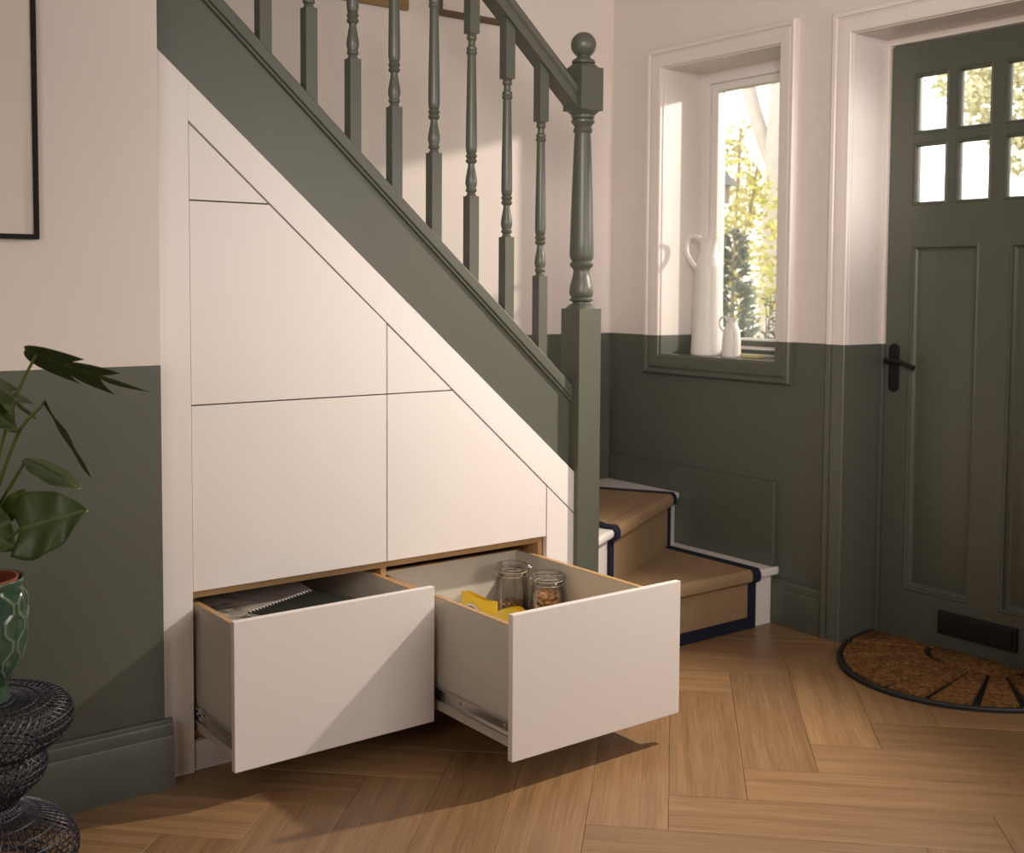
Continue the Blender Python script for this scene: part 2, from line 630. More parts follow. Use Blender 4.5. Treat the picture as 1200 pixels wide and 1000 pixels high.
def tag(o, label=None, cat=None, group=None, kind=None):
    if label:
        o['label'] = label
    if cat:
        o['category'] = cat
    if group:
        o['group'] = group
    if kind:
        o['kind'] = kind
    return o


def thing(name, label, cat, loc=(0, 0, 0), group=None, kind=None):
    o = bpy.data.objects.new(name, None)
    COL.objects.link(o)
    o.location = loc
    return tag(o, label, cat, group, kind)


def struct(name, bm, mat, parent=None, label=None, **kw):
    o = obj(name, bm, mat, parent, **kw)
    if parent is None:
        o['kind'] = 'structure'
        o['category'] = name.split('_')[0]
    if label:
        o['label'] = label
    return o


def copy_tree(o, parent=None):
    c = o.copy()
    COL.objects.link(c)
    c.parent = parent
    for ch in o.children:
        copy_tree(ch, c)
    return c


# ------------------------------------------------------------------ the room
XW = 2.287      # window wall
XD = 2.478      # face of the front door
YR = 0.926      # wall behind the stairs
YL = -0.035     # left wall face
WY0, WY1, WZ0, WZ1 = 0.027, 0.629, 0.949, 2.089    # window opening
DY0, DY1, DZ1 = -1.110, -0.277, 2.075              # doorway
ROOM_X0, ROOM_Y0, CEIL = -2.2, -4.2, 2.62

# floor slab and herringbone planks
bm = BM()
box(bm, ROOM_X0, 2.55, ROOM_Y0, YR, -0.10, -0.0135)
floor = struct('floor', bm, MAT['subfloor'], label='light oak herringbone plank floor of the hall')


def clip(poly, nx, ny, c):
    out = []
    for i in range(len(poly)):
        p, q = poly[i], poly[(i + 1) % len(poly)]
        dp, dq = nx * p[0] + ny * p[1] - c, nx * q[0] + ny * q[1] - c
        if dp <= 0:
            out.append(p)
        if dp * dq < 0:
            t = dp / (dp - dq)
            out.append((p[0] + (q[0] - p[0]) * t, p[1] + (q[1] - p[1]) * t))
    return out


def area2(p):
    return 0.5 * sum(p[i][0] * p[(i + 1) % len(p)][1] - p[(i + 1) % len(p)][0] * p[i][1] for i in range(len(p)))


def plank_mesh(poly):
    """convex plank with a small chamfer, local coordinates, top at z = 0"""
    g, ch = 0.0003, 0.0009
    c = Vector((sum(p[0] for p in poly) / len(poly), sum(p[1] for p in poly) / len(poly)))

    def inset(d):
        n = len(poly)
        res = []
        for i in range(n):
            a, b, e = Vector(poly[i - 1]), Vector(poly[i]), Vector(poly[(i + 1) % n])
            d1, d2 = (b - a).normalized(), (e - b).normalized()
            n1, n2 = Vector((-d1.y, d1.x)), Vector((-d2.y, d2.x))
            k = 1 + n1.dot(n2)
            k = max(k, 0.25)
            res.append(b + (n1 + n2) * (d / k))
        return res
    bm = BM()
    L0 = [bm.verts.new((p.x, p.y, -0.0135)) for p in inset(g)]
    L1 = [bm.verts.new((p.x, p.y, -0.0009)) for p in inset(g)]
    L2 = [bm.verts.new((p.x, p.y, 0.0)) for p in inset(g + ch)]
    n = len(poly)
    for A, B in ((L0, L1), (L1, L2)):
        for i in range(n):
            bm.faces.new((A[i], A[(i + 1) % n], B[(i + 1) % n], B[i]))
    bm.faces.new(L2)
    me = bpy.data.meshes.new('plank')
    bm.to_mesh(me)
    bm.free()
    me.materials.append(MAT['floor'])
    return me


PW, PL = 0.1864, 0.7456
a_ = Vector((1, 1)) / math.sqrt(2)
b_ = Vector((-1, 1)) / math.sqrt(2)
full_mesh = plank_mesh([(0, 0), (PL, 0), (PL, PW), (0, PW)])
n_planks = 0
for j in range(-4, 4):
    for i in range(-16, 12):
        P0 = Vector((0.81 + PW * math.sqrt(2) * i, -0.931 + 2 * PL / math.sqrt(2) * j))
        # rising plank: origin P0, x along a_; falling plank: x along -b_, y along a_
        for (org, ang) in ((P0, PI / 4), (P0, -PI / 4)):
            ca, sa = math.cos(ang), math.sin(ang)
            poly = [(0, 0), (PL, 0), (PL, PW), (0, PW)]
            wpts = [(org.x + p[0] * ca - p[1] * sa, org.y + p[0] * sa + p[1] * ca) for p in poly]
            w = wpts
            for (nx, ny, c) in ((1, 0, 2.50), (-1, 0, -ROOM_X0), (0, 1, YR), (0, -1, -ROOM_Y0)):
                w = clip(w, nx, ny, c) if w else w
            if len(w) < 3 or abs(area2(w)) < 0.004:
                continue
            # nothing of the boards under the staircase or beyond the left wall is built
            cx = sum(p[0] for p in w) / len(w)
            cy = sum(p[1] for p in w) / len(w)
            if cy > 0.42:
                continue
            if len(w) == 4 and abs(abs(area2(w)) - PL * PW) < 1e-6:
                me = full_mesh
            else:
                loc = [((p[0] - org.x) * ca + (p[1] - org.y) * sa, -(p[0] - org.x) * sa + (p[1] - org.y) * ca) for p in w]
                cl = []
                for p in loc:
                    if not cl or (Vector(p) - Vector(cl[-1])).length > 1e-4:
                        cl.append(p)
                if (Vector(cl[0]) - Vector(cl[-1])).length < 1e-4:
                    cl.pop()
                if area2(cl) < 0:
                    cl.reverse()
                me = plank_mesh(cl)
            o = bpy.data.objects.new('plank', me)
            COL.objects.link(o)
            o.parent = floor
            o.location = (org.x, org.y, random.uniform(-0.0003, 0.0003))
            o.rotation_euler = (0, 0, ang)
            n_planks += 1

# walls
bm = BM()
box(bm, ROOM_X0, -0.012, YL, 0.16, 0, CEIL)
struct('wall_left', bm, MAT['wall'], label='cream wall with a green dado left of the stair cupboard')
bm = BM()
box(bm, ROOM_X0, 2.60, YR, YR + 0.15, 0, CEIL)
struct('wall_back', bm, MAT['wall'], label='cream wall with a green dado behind the staircase')
bm = BM()
for (y0, y1, z0, z1) in ((ROOM_Y0, DY0, 0, CEIL), (DY0, DY1, DZ1, CEIL), (DY1, WY0, 0, CEIL),
                         (WY0, WY1, 0, WZ0), (WY0, WY1, WZ1, CEIL), (WY1, YR, 0, CEIL)):
    box(bm, XW, 2.60, y0, y1, z0, z1)
struct('wall_right', bm, MAT['wall'], label='cream and green wall holding the small window and front door')
bm = BM()
box(bm, ROOM_X0, 2.60, ROOM_Y0 - 0.12, ROOM_Y0, 0, CEIL)
struct('wall_front', bm, MAT['wall'], label='cream wall with a green dado on the far side of the hall')
bm = BM()
box(bm, ROOM_X0 - 0.12, ROOM_X0, ROOM_Y0 - 0.12, YR + 0.15, 0, CEIL)
struct('wall_side', bm, MAT['wall'], label='cream end wall of the hall with a green dado')
bm = BM()
box(bm, ROOM_X0 - 0.12, 2.60, ROOM_Y0 - 0.12, YR + 0.15, CEIL, CEIL + 0.1)
struct('ceiling', bm, MAT['ceiling'], label='plain pale ceiling of the hall')


# baseboards
def base_prof(t, h):
    return [(0, 0), (t, 0), (t, h * 0.755), (t * 0.92, h * 0.775), (t * 0.80, h * 0.785), (t * 0.78, h * 0.80), (t * 0.78, h * 0.925),
            (t * 0.70, h * 0.945), (t * 0.52, h * 0.962), (t * 0.46, h), (0, h)]


bm = BM()
prism(bm, [(YL - p, z) for p, z in base_prof(0.022, 0.168)], 'x', -2.18, 0.004)
struct('baseboard_left', bm, MAT['green'], label='tall green moulded baseboard along the left wall', smooth=30)
bm = BM()
prism(bm, [(XW - p, z) for p, z in base_prof(0.020, 0.165)], 'y', -0.2005, 0.0115)
struct('baseboard_right', bm, MAT['green'], label='short green baseboard between the bottom stair and the door casing', smooth=30)

# ------------------------------------------------------------------ window
def frame_rect(bm, prof, y0, y1, z0, z1, open_bottom=False, zb=0.0):
    """mitred casing: profile points (outward offset, protrusion from the wall) around an opening"""
    loops = []
    for o, p in prof:
        x = XW - p
        if open_bottom:
            pts = [(x, y1 + o, zb), (x, y1 + o, z1 + o), (x, y0 - o, z1 + o), (x, y0 - o, zb)]
        else:
            pts = [(x, y1 + o, z0 - o), (x, y1 + o, z1 + o), (x, y0 - o, z1 + o), (x, y0 - o, z0 - o)]
        loops.append([bm.verts.new(q) for q in pts])
    n = 4
    for A, B in zip(loops, loops[1:] + loops[:1]):
        for i in range(n if not open_bottom else n - 1):
            j = (i + 1) % n
            bm.faces.new((A[i], A[j], B[j], B[i]))
    if open_bottom:
        bm.faces.new([l[0] for l in loops])
        bm.faces.new([l[3] for l in loops][::-1])


ARCH = [(0.0, 0.0), (0.0, 0.013), (0.004, 0.016), (0.020, 0.017), (0.030, 0.020), (0.046, 0.0205), (0.050, 0.016),
        (0.053, 0.016), (0.056, 0.024), (0.068, 0.026), (0.073, 0.022), (0.075, 0.0)]
win = thing('window_1', 'small white window with a deep reveal beside the front door', 'window', (XW, 0.33, WZ0), kind='structure')
bm = BM()
frame_rect(bm, ARCH, WY0, WY1, WZ0, WZ1)
obj('window_casing', bm, MAT['trim_two'], win, smooth=25, loc=(XW, 0.33, WZ0))
# reveal linings (thin painted boards on the masonry)
bm = BM()
box(bm, XW + 0.001, 2.505, WY1 - 0.004, WY1, WZ0, WZ1)
box(bm, XW + 0.001, 2.505, WY0, WY0 + 0.004, WZ0, WZ1)
box(bm, XW + 0.001, 2.505, WY0 + 0.004, WY1 - 0.004, WZ1 - 0.004, WZ1)
obj('reveal_lining', bm, MAT['trim_two'], win)
bm = BM()
box(bm, XW - 0.004, 2.505, WY0 + 0.004, WY1 - 0.004, WZ0 - 0.002, WZ0 + 0.004)
obj('window_sill', bm, simple('green_sill', GREEN, 0.22), win, bevel=0.002)


def rect_frame(bm, x0, x1, y0, y1, z0, z1, w, wb=None, wt=None):
    wb = w if wb is None else wb
    wt = w if wt is None else wt
    box(bm, x0, x1, y0, y0 + w, z0, z1)
    box(bm, x0, x1, y1 - w, y1, z0, z1)
    box(bm, x0, x1, y0 + w, y1 - w, z0, z0 + wb)
    box(bm, x0, x1, y0 + w, y1 - w, z1 - wt, z1)


bm = BM()
rect_frame(bm, 2.500, 2.575, WY0 + 0.002, WY1 - 0.002, WZ0 + 0.004, WZ1 - 0.002, 0.045, 0.030, 0.045)
obj('window_frame', bm, MAT['white_gloss'], win, bevel=0.003)
bm = BM()
rect_frame(bm, 2.512, 2.560, WY0 + 0.047, WY1 - 0.047, WZ0 + 0.034, WZ1 - 0.047, 0.038, 0.036, 0.030)
obj('casement_sash', bm, MAT['white_gloss'], win, bevel=0.004)
bm = BM()
box(bm, 2.535, 2.539, WY0 + 0.08, WY1 - 0.08, WZ0 + 0.065, WZ1 - 0.07)
obj('pane', bm, MAT['glass'], win)
bm = BM()
box(bm, 2.4985, 2.5005, WY0 + 0.05, WY1 - 0.05, WZ0 + 0.012, WZ0 + 0.028)
box(bm, 2.5105, 2.5125, WY0 + 0.09, WY1 - 0.09, WZ0 + 0.040, WZ0 + 0.062)
obj('painted_band', bm, MAT['green'], win)

# ------------------------------------------------------------------ front door
door = thing('door_1', 'dark green panelled front door with small glass panes at the top', 'door', (XD, -0.693, 0), kind='structure')
bm = BM()
frame_rect(bm, ARCH, DY0, DY1, 0, DZ1, True, 0.0)
casing = thing('trim_1', 'two tone moulded casing and lining around the front doorway', 'trim', (XW, -0.693, 0), kind='structure')
obj('door_casing', bm, MAT['trim_two'], casing, smooth=25)
bm = BM()
box(bm, XW + 0.001, XD + 0.05, DY1 - 0.003, DY1, 0, DZ1)
box(bm, XW + 0.001, XD + 0.05, DY0, DY0 + 0.003, 0, DZ1)
box(bm, XW + 0.001, XD + 0.05, DY0 + 0.003, DY1 - 0.003, DZ1 - 0.003, DZ1)
obj('reveal_lining', bm, MAT['trim_two'], casing)
bm = BM()
box(bm, XD - 0.012, XD + 0.06, DY1 - 0.016, DY1 - 0.003, 0, DZ1 - 0.003)
box(bm, XD - 0.012, XD + 0.06, DY0 + 0.003, DY0 + 0.016, 0, DZ1 - 0.003)
box(bm, XD - 0.012, XD + 0.06, DY0 + 0.016, DY1 - 0.016, DZ1 - 0.024, DZ1 - 0.003)
obj('door_frame', bm, MAT['trim_two'], casing, bevel=0.002)

YA, YB = -0.2955, -1.0905      # door edges
ZT = 2.046
MID = -0.693
cols = [(-0.387, -0.515), (-0.545, -0.672), (-0.714, -0.841), (-0.871, -0.999)]
rows = [(1.743, 1.944), (1.503, 1.711)]
pan_cols = [(-0.387, -0.640), (-0.746, -0.999)]
PZ0, PZ1 = 0.180, 1.369


def rings_x(bm, y0, y1, z0, z1, rings, fill):
    """concentric rectangles in a YZ plane: (inset, depth behind the door face)"""
    loops = []
    for ins, d in rings:
        loops.append([bm.verts.new((XD + d, y, z)) for y, z in
                      ((y0 + ins, z0 + ins), (y1 - ins, z0 + ins), (y1 - ins, z1 - ins), (y0 + ins, z1 - ins))])
    for A, B in zip(loops, loops[1:]):
        for i in range(4):
            j = (i + 1) % 4
            bm.faces.new((A[i], A[j], B[j], B[i]))
    if fill:
        bm.faces.new(loops[-1])


bm = BM()
T = 0.044
yA, yB = YB, YA
box(bm, XD, XD + T, -0.387, YA, 0.006, ZT)
box(bm, XD, XD + T, YB, -0.999, 0.006, ZT)
box(bm, XD, XD + T, -0.999, -0.387, 1.944, ZT)
box(bm, XD, XD + T, -0.999, -0.387, PZ1, 1.503)
box(bm, XD, XD + T, -0.999, -0.387, 0.006, PZ0)
box(bm, XD, XD + T, -0.746, -0.640, PZ0, PZ1)
obj('door_leaf', bm, MAT['green'], door)
for (ya, yb) in ((-0.545, -0.515), (-0.714, -0.672), (-0.871, -0.841)):
    bm = BM()
    box(bm, XD, XD + T, ya, yb, 1.503, 1.944)
    obj('glazing_bar', bm, MAT['green'], door, bevel=0.001)
for (ya, yb) in cols:
    bm = BM()
    box(bm, XD, XD + T, yb, ya, 1.711, 1.743)
    obj('glazing_bar', bm, MAT['green'], door, bevel=0.001)
for (ya, yb) in cols:
    for (z0, z1) in rows:
        bm = BM()
        rings_x(bm, yb, ya, z0, z1, [(0.0, 0.001), (0.004, -0.003), (0.007, -0.002), (0.011, 0.006), (0.011, 0.018)], False)
        bd = obj('glazing_bead', bm, MAT['green'], door, smooth=30)
        bm = BM()
        box(bm, XD + 0.017, XD + 0.021, yb + 0.004, ya - 0.004, z0 + 0.004, z1 - 0.004)
        obj('pane', bm, MAT['glass'], door)
for (ya, yb) in pan_cols:
    bm = BM()
    rings_x(bm, yb, ya, PZ0, PZ1, [(0.0, 0.0), (0.004, -0.004), (0.009, -0.003), (0.013, 0.006), (0.020, 0.012), (0.026, 0.013),
                                   (0.055, 0.004), (0.058, 0.003)], True)
    obj('raised_panel', bm, MAT['green'], door, smooth=25)
# lever handle on its back plate
bm = BM()
hy, hz0, hz1, hw = -0.333, 0.862, 1.030, 0.0195
outl = [(hy + hw * math.cos(a), hz1 - hw + hw * math.sin(a)) for a in [PI * k / 12 for k in range(13)]] + \
       [(hy - hw * math.cos(a), hz0 + hw - hw * math.sin(a)) for a in [PI * k / 12 for k in range(13)]]
prism(bm, outl, 'x', XD - 0.008, XD + 0.001)
hp = obj('handle_plate', bm, MAT['black_iron'], door, bevel=0.002)
bm = BM()
tube(bm, [(XD - 0.004, hy, 0.972), (XD - 0.03, hy, 0.972)], 0.011, 12)
tube(bm, smooth_path([(XD - 0.030, hy + 0.014, 0.972), (XD - 0.034, hy, 0.973), (XD - 0.034, hy - 0.035, 0.970), (XD - 0.034, hy - 0.07, 0.960), (XD - 0.033, hy - 0.098, 0.951)], 5),
     [0.007 + 0.0035 * (0.5 + 0.5 * math.cos(k / 20 * PI * 1.6 - 0.2)) for k in range(21)], 10)
obj('lever_handle', bm, MAT['black_iron'], hp, smooth=50)
bm = BM()
box(bm, XD - 0.0085, XD - 0.0065, hy - 0.002, hy + 0.002, 0.893, 0.912)
obj('keyhole', bm, MAT['black_print'], hp)
bm = BM()
box(bm, XD - 0.014, XD + 0.001, -0.814, -0.533, 0.063, 0.141)
lp = obj('letter_plate', bm, MAT['black_iron'], door, bevel=0.004)
bm = BM()
box(bm, XD - 0.0185, XD - 0.0135, -0.800, -0.547, 0.075, 0.131)
obj('letter_flap', bm, MAT['black_iron'], lp, bevel=0.002)
bm = BM()
box(bm, XW + 0.05, 2.62, DY0 + 0.003, DY1 - 0.003, -0.02, 0.005)
struct('trim_2', bm, MAT['oak_edge'], label='low oak threshold under the front door')

# ------------------------------------------------------------------ staircase
stair = thing('staircase', 'sage green and white winding staircase with turned spindles and a ball topped post', 'staircase', (1.353, 0.0235, 0))


def zbot(x):     # underside of the string
    return 1.782 - 0.867 * x


def zcap(x):     # underside of the capping on the string
    return 1.912 - 0.888 * (x - 0.126)


SL = 0.888
XS0, XS1 = -0.010, 1.3085
bm = BM()
prism(bm, [(XS0, zbot(XS0)), (XS1, zbot(XS1)), (XS1, zcap(XS1) + 0.01), (XS0, zcap(XS0) + 0.01)], 'y', 0.020, 0.050)
obj('string_board', bm, MAT['green'], stair, bevel=0.002)
CAPT = 0.052
for nm, y0, y1, dz0, dz1 in (('capping', 0.006, 0.064, 0.012, CAPT), ('capping_moulding', 0.010, 0.020, 0.0, 0.012)):
    bm = BM()
    prism(bm, [(XS0, zcap(XS0) + dz0), (XS1, zcap(XS1) + dz0), (XS1, zcap(XS1) + dz1), (XS0, zcap(XS0) + dz1)], 'y', y0, y1)
    obj(nm, bm, MAT['green'], stair, bevel=0.003)


def zc_top(x):
    return zcap(x) + CAPT


def zrail_bot(x):
    return 1.762 + SL * (1.32 - x)


# handrail: moulded section swept down the slope
def rail_section():
    h = 0.062
    pts = [(-0.029, 0.0), (0.029, 0.0), (0.029, 0.020), (0.024, 0.024), (0.024, 0.028), (0.031, 0.034), (0.032, 0.046),
           (0.024, 0.056), (0.010, h), (-0.010, h), (-0.024, 0.056), (-0.032, 0.046), (-0.031, 0.034), (-0.024, 0.028), (-0.024, 0.024), (-0.029, 0.020)]
    return pts


bm = BM()
ux, uz = SL / math.hypot(1, SL), 1 / math.hypot(1, SL)      # normal to the slope
RX0, RX1 = 0.10, 1.310
secA, secB = [], []
for yy, hh in rail_section():
    # end cut plumb: keep x, shift z by h / cos
    k = hh * math.hypot(1, SL)
    secA.append(bm.verts.new((RX0, 0.030 + yy, zrail_bot(RX0) + k)))
    secB.append(bm.verts.new((RX1, 0.030 + yy, zrail_bot(RX1) + k)))
n = len(secA)
bm.faces.new(secA)
bm.faces.new(secB[::-1])
for i in range(n):
    bm.faces.new((secA[i], secB[i], secB[(i + 1) % n], secA[(i + 1) % n]))
obj('handrail', bm, MAT['green'], stair, smooth=35)


def square_section(bm, cx, cy, hw, z0, zl, zr, shoulder0, shoulder1, zbl=None, zbr=None):
    """square block: bottom at z0 (or sloping zbl..zbr), top sloping zl (x-) .. zr (x+)"""
    bl = z0 if zbl is None else zbl
    br = z0 if zbr is None else zbr
    v = [bm.verts.new(p) for p in ((cx - hw, cy - hw, bl), (cx + hw, cy - hw, br), (cx + hw, cy + hw, br), (cx - hw, cy + hw, bl),
                                   (cx - hw, cy - hw, zl), (cx + hw, cy - hw, zr), (cx + hw, cy + hw, zr), (cx - hw, cy + hw, zl))]
    for f in ((0, 3, 2, 1), (4, 5, 6, 7), (0, 1, 5, 4), (1, 2, 6, 5), (2, 3, 7, 6), (3, 0, 4, 7)):
        bm.faces.new([v[i] for i in f])


def shoulder(bm, cx, cy, hw, z, rin, zin, seg=32):
    """square-to-round shoulder: rounded corners rising from the square edge at z to a circle (rin, zin)"""
    ringA, ringB, ringC = [], [], []
    for i in range(seg):
        a = 2 * PI * (i + 0.5) / seg
        c, s = math.cos(a), math.sin(a)
        k = hw / max(abs(c), abs(s))
        # a turned shoulder: the cut reaches lower at the corners
        rr = k
        drop = (rr - hw) / hw
        ringA.append(bm.verts.new((cx + rr * c, cy + rr * s, z - (zin - z) * 1.2 * drop)))
        rm = rin + (hw - rin) * 0.55
        ringB.append(bm.verts.new((cx + rm * c, cy + rm * s, z + (zin - z) * 0.75)))
        ringC.append(bm.verts.new((cx + rin * c, cy + rin * s, zin)))
    for A, B in ((ringA, ringB), (ringB, ringC)):
        for i in range(seg):
            j = (i + 1) % seg
            bm.faces.new((A[i], A[j], B[j], B[i]))
    return ringA


HB = 0.0165
for k, xc in enumerate((0.2885, 0.4175, 0.5475, 0.677, 0.8075, 0.9365, 1.065, 1.193)):
    bm = BM()
    yc = 0.030
    zb0 = zc_top(xc)
    zt0 = zrail_bot(xc)
    tz0 = 1.252 + SL * (1.193 - xc)     # top of the lower block
    tz1 = 1.716 + SL * (1.193 - xc)     # underside of the upper block
    square_section(bm, xc, yc, HB, 0, tz0, tz0, 0, 0, zbl=zc_top(xc - HB) + 0.0005, zbr=zc_top(xc + HB) + 0.0005)
    square_section(bm, xc, yc, HB, 0, zrail_bot(xc - HB) + 0.0, zrail_bot(xc + HB) + 0.0, 0, 0, zbl=tz1, zbr=tz1)
    L = tz1 - tz0
    prof = [(0.016, 0.0), (0.0125, 0.006), (0.0115, 0.010), (0.0155, 0.013), (0.0165, 0.018), (0.0140, 0.022), (0.0145, 0.026), (0.0172, 0.036),
            (0.0165, 0.050), (0.0125, 0.072), (0.0098, 0.088), (0.0100, 0.093), (0.0145, 0.096), (0.0168, 0.101), (0.0145, 0.106),
            (0.0125, 0.108), (0.0145, 0.110), (0.0168, 0.115), (0.0148, 0.120), (0.0125, 0.122), (0.0150, 0.126), (0.0165, 0.140), (0.0160, 0.200),
            (0.0125, L * 0.86), (0.0120, L * 0.868), (0.0152, L * 0.876), (0.0160, L * 0.888), (0.0135, L * 0.895), (0.0150, L * 0.904), (0.0150, L * 0.915), (0.0105, L * 0.925),
            (0.0100, L * 0.955), (0.0140, L * 0.965), (0.0150, L * 0.978), (0.0125, L * 0.987), (0.016, L)]
    lathe(bm, prof, (xc, yc, tz0), 20, False, False)
    obj('baluster', bm, MAT['green'], stair, smooth=40)

# newel post
nx, ny, nh = 1.353, 0.0235, 0.044
bm = BM()
square_section(bm, nx, ny, nh, 0.0, 1.152, 1.152, 0, 0)
shoulder(bm, nx, ny, nh, 1.152, 0.030, 1.168)
square_section(bm, nx, ny, nh, 1.762, 1.892, 1.892, 0, 0)
shoulder(bm, nx, ny, nh, 1.892, 0.028, 1.907)
shoulder(bm, nx, ny, nh, 1.762, 0.031, 1.747)
prof = [(0.030, 1.160), (0.027, 1.168), (0.027, 1.172), (0.036, 1.176), (0.038, 1.180), (0.035, 1.185), (0.031, 1.187), (0.036, 1.193), (0.0385, 1.203),
        (0.036, 1.222), (0.029, 1.250), (0.0255, 1.268), (0.027, 1.275), (0.033, 1.281), (0.037, 1.286), (0.0375, 1.291), (0.033, 1.296), (0.031, 1.300),
        (0.036, 1.307), (0.0385, 1.318), (0.0375, 1.36), (0.0335, 1.50), (0.0275, 1.66), (0.0255, 1.693), (0.029, 1.697), (0.0305, 1.703), (0.028, 1.709), (0.026, 1.713),
        (0.032, 1.722), (0.037, 1.727), (0.037, 1.733), (0.032, 1.737), (0.036, 1.741), (0.037, 1.748), (0.034, 1.752), (0.030, 1.755)]
lathe(bm, prof, (nx, ny, 0), 40, False, False)
newel = obj('newel_post', bm, MAT['green'], stair, smooth=35)
bm = BM()
prof = [(0.028, 1.904), (0.036, 1.908), (0.0365, 1.913), (0.034, 1.917), (0.025, 1.922), (0.0195, 1.928)]
cz, rb = 1.9635, 0.0395
for k in range(17):
    a = -PI / 2 + 0.52 + (PI - 0.52) * k / 16
    prof.append((max(0.0006, rb * math.cos(a)), cz + rb * math.sin(a)))
lathe(bm, prof, (nx, ny, 0), 40, True, True)
obj('ball_cap', bm, MAT['green'], newel, smooth=45)

# steps: one straight, two winders, then the straight flight behind the string
RISE = 0.205
H1, H2 = 0.210, 0.415
d2 = Vector((0.873, 0.488)).normalized()
n2 = Vector((-d2.y, d2.x))
O2 = Vector((1.36, 0.0065))       # riser 2 line passes here
# riser line 2 meets the window wall
s_w = (2.2865 - O2.x) / d2.x
P2w = O2 + d2 * s_w
s_n = (1.3975 - O2.x) / d2.x
P2n = O2 + d2 * (s_n + 0.012)
X3 = 1.89                          # riser 3 meets the back wall
OV = 0.024
bm = BM()
tr1 = [(1.3975, 0.02 - OV), (2.2862, 0.02 - OV), (2.2862, 0.0105), (2.2665, 0.0105), (2.2665, P2w.y + 0.03), (P2n.x + 0.0, P2n.y + 0.03), (1.3975, 0.06)]
prism(bm, tr1, 'z', H1 - 0.030, H1)
obj('tread', bm, MAT['white_gloss'], stair, bevel=0.012, bseg=4)
bm = BM()
box(bm, 1.3975, 2.2865, 0.020, 0.036, 0.0, H1 - 0.030)
obj('riser', bm, MAT['white_gloss'], stair, bevel=0.001)
bm = BM()
o2f = O2 - n2 * OV
tr2 = [tuple(O2 + d2 * s_n - n2 * OV + Vector((0.006, 0.004))), tuple(o2f + d2 * ((2.2665 - o2f.x) / d2.x)), (2.2665, YR - 0.021), (X3 - 0.02, YR - 0.021), (1.3975, 0.09)]
prism(bm, tr2, 'z', H2 - 0.030, H2)
obj('tread', bm, MAT['white_gloss'], stair, bevel=0.012, bseg=4)
bm = BM()
A, B = O2 + d2 * (s_n + 0.005), O2 + d2 * ((2.2665 - O2.x) / d2.x)
prism(bm, [tuple(A), tuple(B), tuple(B + n2 * 0.016), tuple(A + n2 * 0.016)], 'z', H1, H2 - 0.030)
obj('riser', bm, MAT['white_gloss'], stair)
# third winder
d3 = (Vector((X3, YR)) - Vector((1.38, 0.045))).normalized()
n3 = Vector((-d3.y, d3.x))
A, B = Vector((1.385, 0.075)), Vector((X3 - 0.01, YR - 0.021))
prism_bm = BM()
prism(prism_bm, [tuple(A), tuple(B), tuple(B + n3 * 0.016), tuple(A + n3 * 0.016)], 'z', H2, H2 + RISE - 0.030)
obj('riser', prism_bm, MAT['white_gloss'], stair)
bm = BM()
prism(bm, [(1.400, 0.085), (X3 + 0.01, YR - 0.021), (1.353, YR - 0.021), (1.353, 0.085)], 'z', H2 + RISE - 0.030, H2 + RISE)
obj('tread', bm, MAT['white_gloss'], stair, bevel=0.008, bseg=3)
z = H2 + RISE
x = 1.353
for k in range(6):
    bm = BM()
    box(bm, x - 0.016, x, 0.052, YR - 0.003, z, z + RISE - 0.030)
    obj('riser', bm, MAT['white_gloss'], stair)
    z += RISE
    bm = BM()
    box(bm, x - 0.232, x + OV, 0.052 if k else 0.070, YR - 0.003, z - 0.030, z)
    obj('tread', bm, MAT['white_gloss'], stair, bevel=0.008, bseg=3)
    x -= RISE / SL
# green wall strings along the winders
bm = BM()
prism(bm, [(0.012, 0.0), (YR - 0.001, 0.0), (YR - 0.001, 0.517), (0.012, 0.517)], 'x', 2.267, 2.2868)
obj('wall_string', bm, MAT['green'], stair, bevel=0.003)
bm = BM()
prism(bm, [(1.60, 0.0), (2.2665, 0.0), (2.2665, 0.780), (1.60, 0.780)], 'y', YR - 0.021, YR - 0.001)
obj('wall_string', bm, MAT['green'], stair, bevel=0.003)

# ------------------------------------------------------------------ stair runner
runner = thing('stair_runner', 'woven beige stair runner with navy taped edges on the winding bottom stairs', 'carpet', (1.85, 0.0, 0))
CT = 0.008


def runner_section(hr, zb, zt, t_end, th, off=0.0):
    """carpet section up the riser, round the nosing and onto the tread; t = 0 at the riser face"""
    nose = OV
    inner = [(-0.0005, zb), (-0.0005, zt - 0.034), (-nose + 0.004, zt - 0.0315), (-nose - 0.0005, zt - 0.024), (-nose - 0.0005, zt - 0.008), (-nose + 0.006, zt + 0.0005), (t_end, zt + 0.0005)]
    o = th + off
    outer = [(-o, zb), (-o, zt - 0.034 - o * 0.8), (-nose + 0.002, zt - 0.0315 - o), (-nose - o * 0.8, zt - 0.027 - o * 0.6), (-nose - o, zt - 0.016), (-nose - o * 0.75, zt - 0.004), (-nose + 0.004, zt + o), (t_end, zt + o)]
    return inner + outer[::-1]


B0 = BM()   # sisal
B1 = BM()   # navy tape
TW = 0.042
dx, nyv = Vector((1, 0)), Vector((0, 1))
x0, x1 = 1.520, 2.176
sweep_section(B0, runner_section(H1, 0.002, H1, 0.02, CT), (0, 0.02), dx, nyv, x0, x1)
sweep_section(B1, runner_section(H1, 0.002, H1, 0.02, CT, 0.0015), (0, 0.02), dx, nyv, x1 - TW, x1 + 0.001)
sweep_section(B1, runner_section(H1, 0.002, H1, 0.02, CT, 0.0015), (0, 0.02), dx, nyv, x0 - 0.001, x0 + TW)
box(B1, x0 - 0.001, x1 + 0.001, 0.02 - CT - 0.0018, 0.0195, 0.0015, 0.044)


def y_r2(xx):    # front face of the second riser
    return O2.y + (xx - O2.x) / d2.x * d2.y


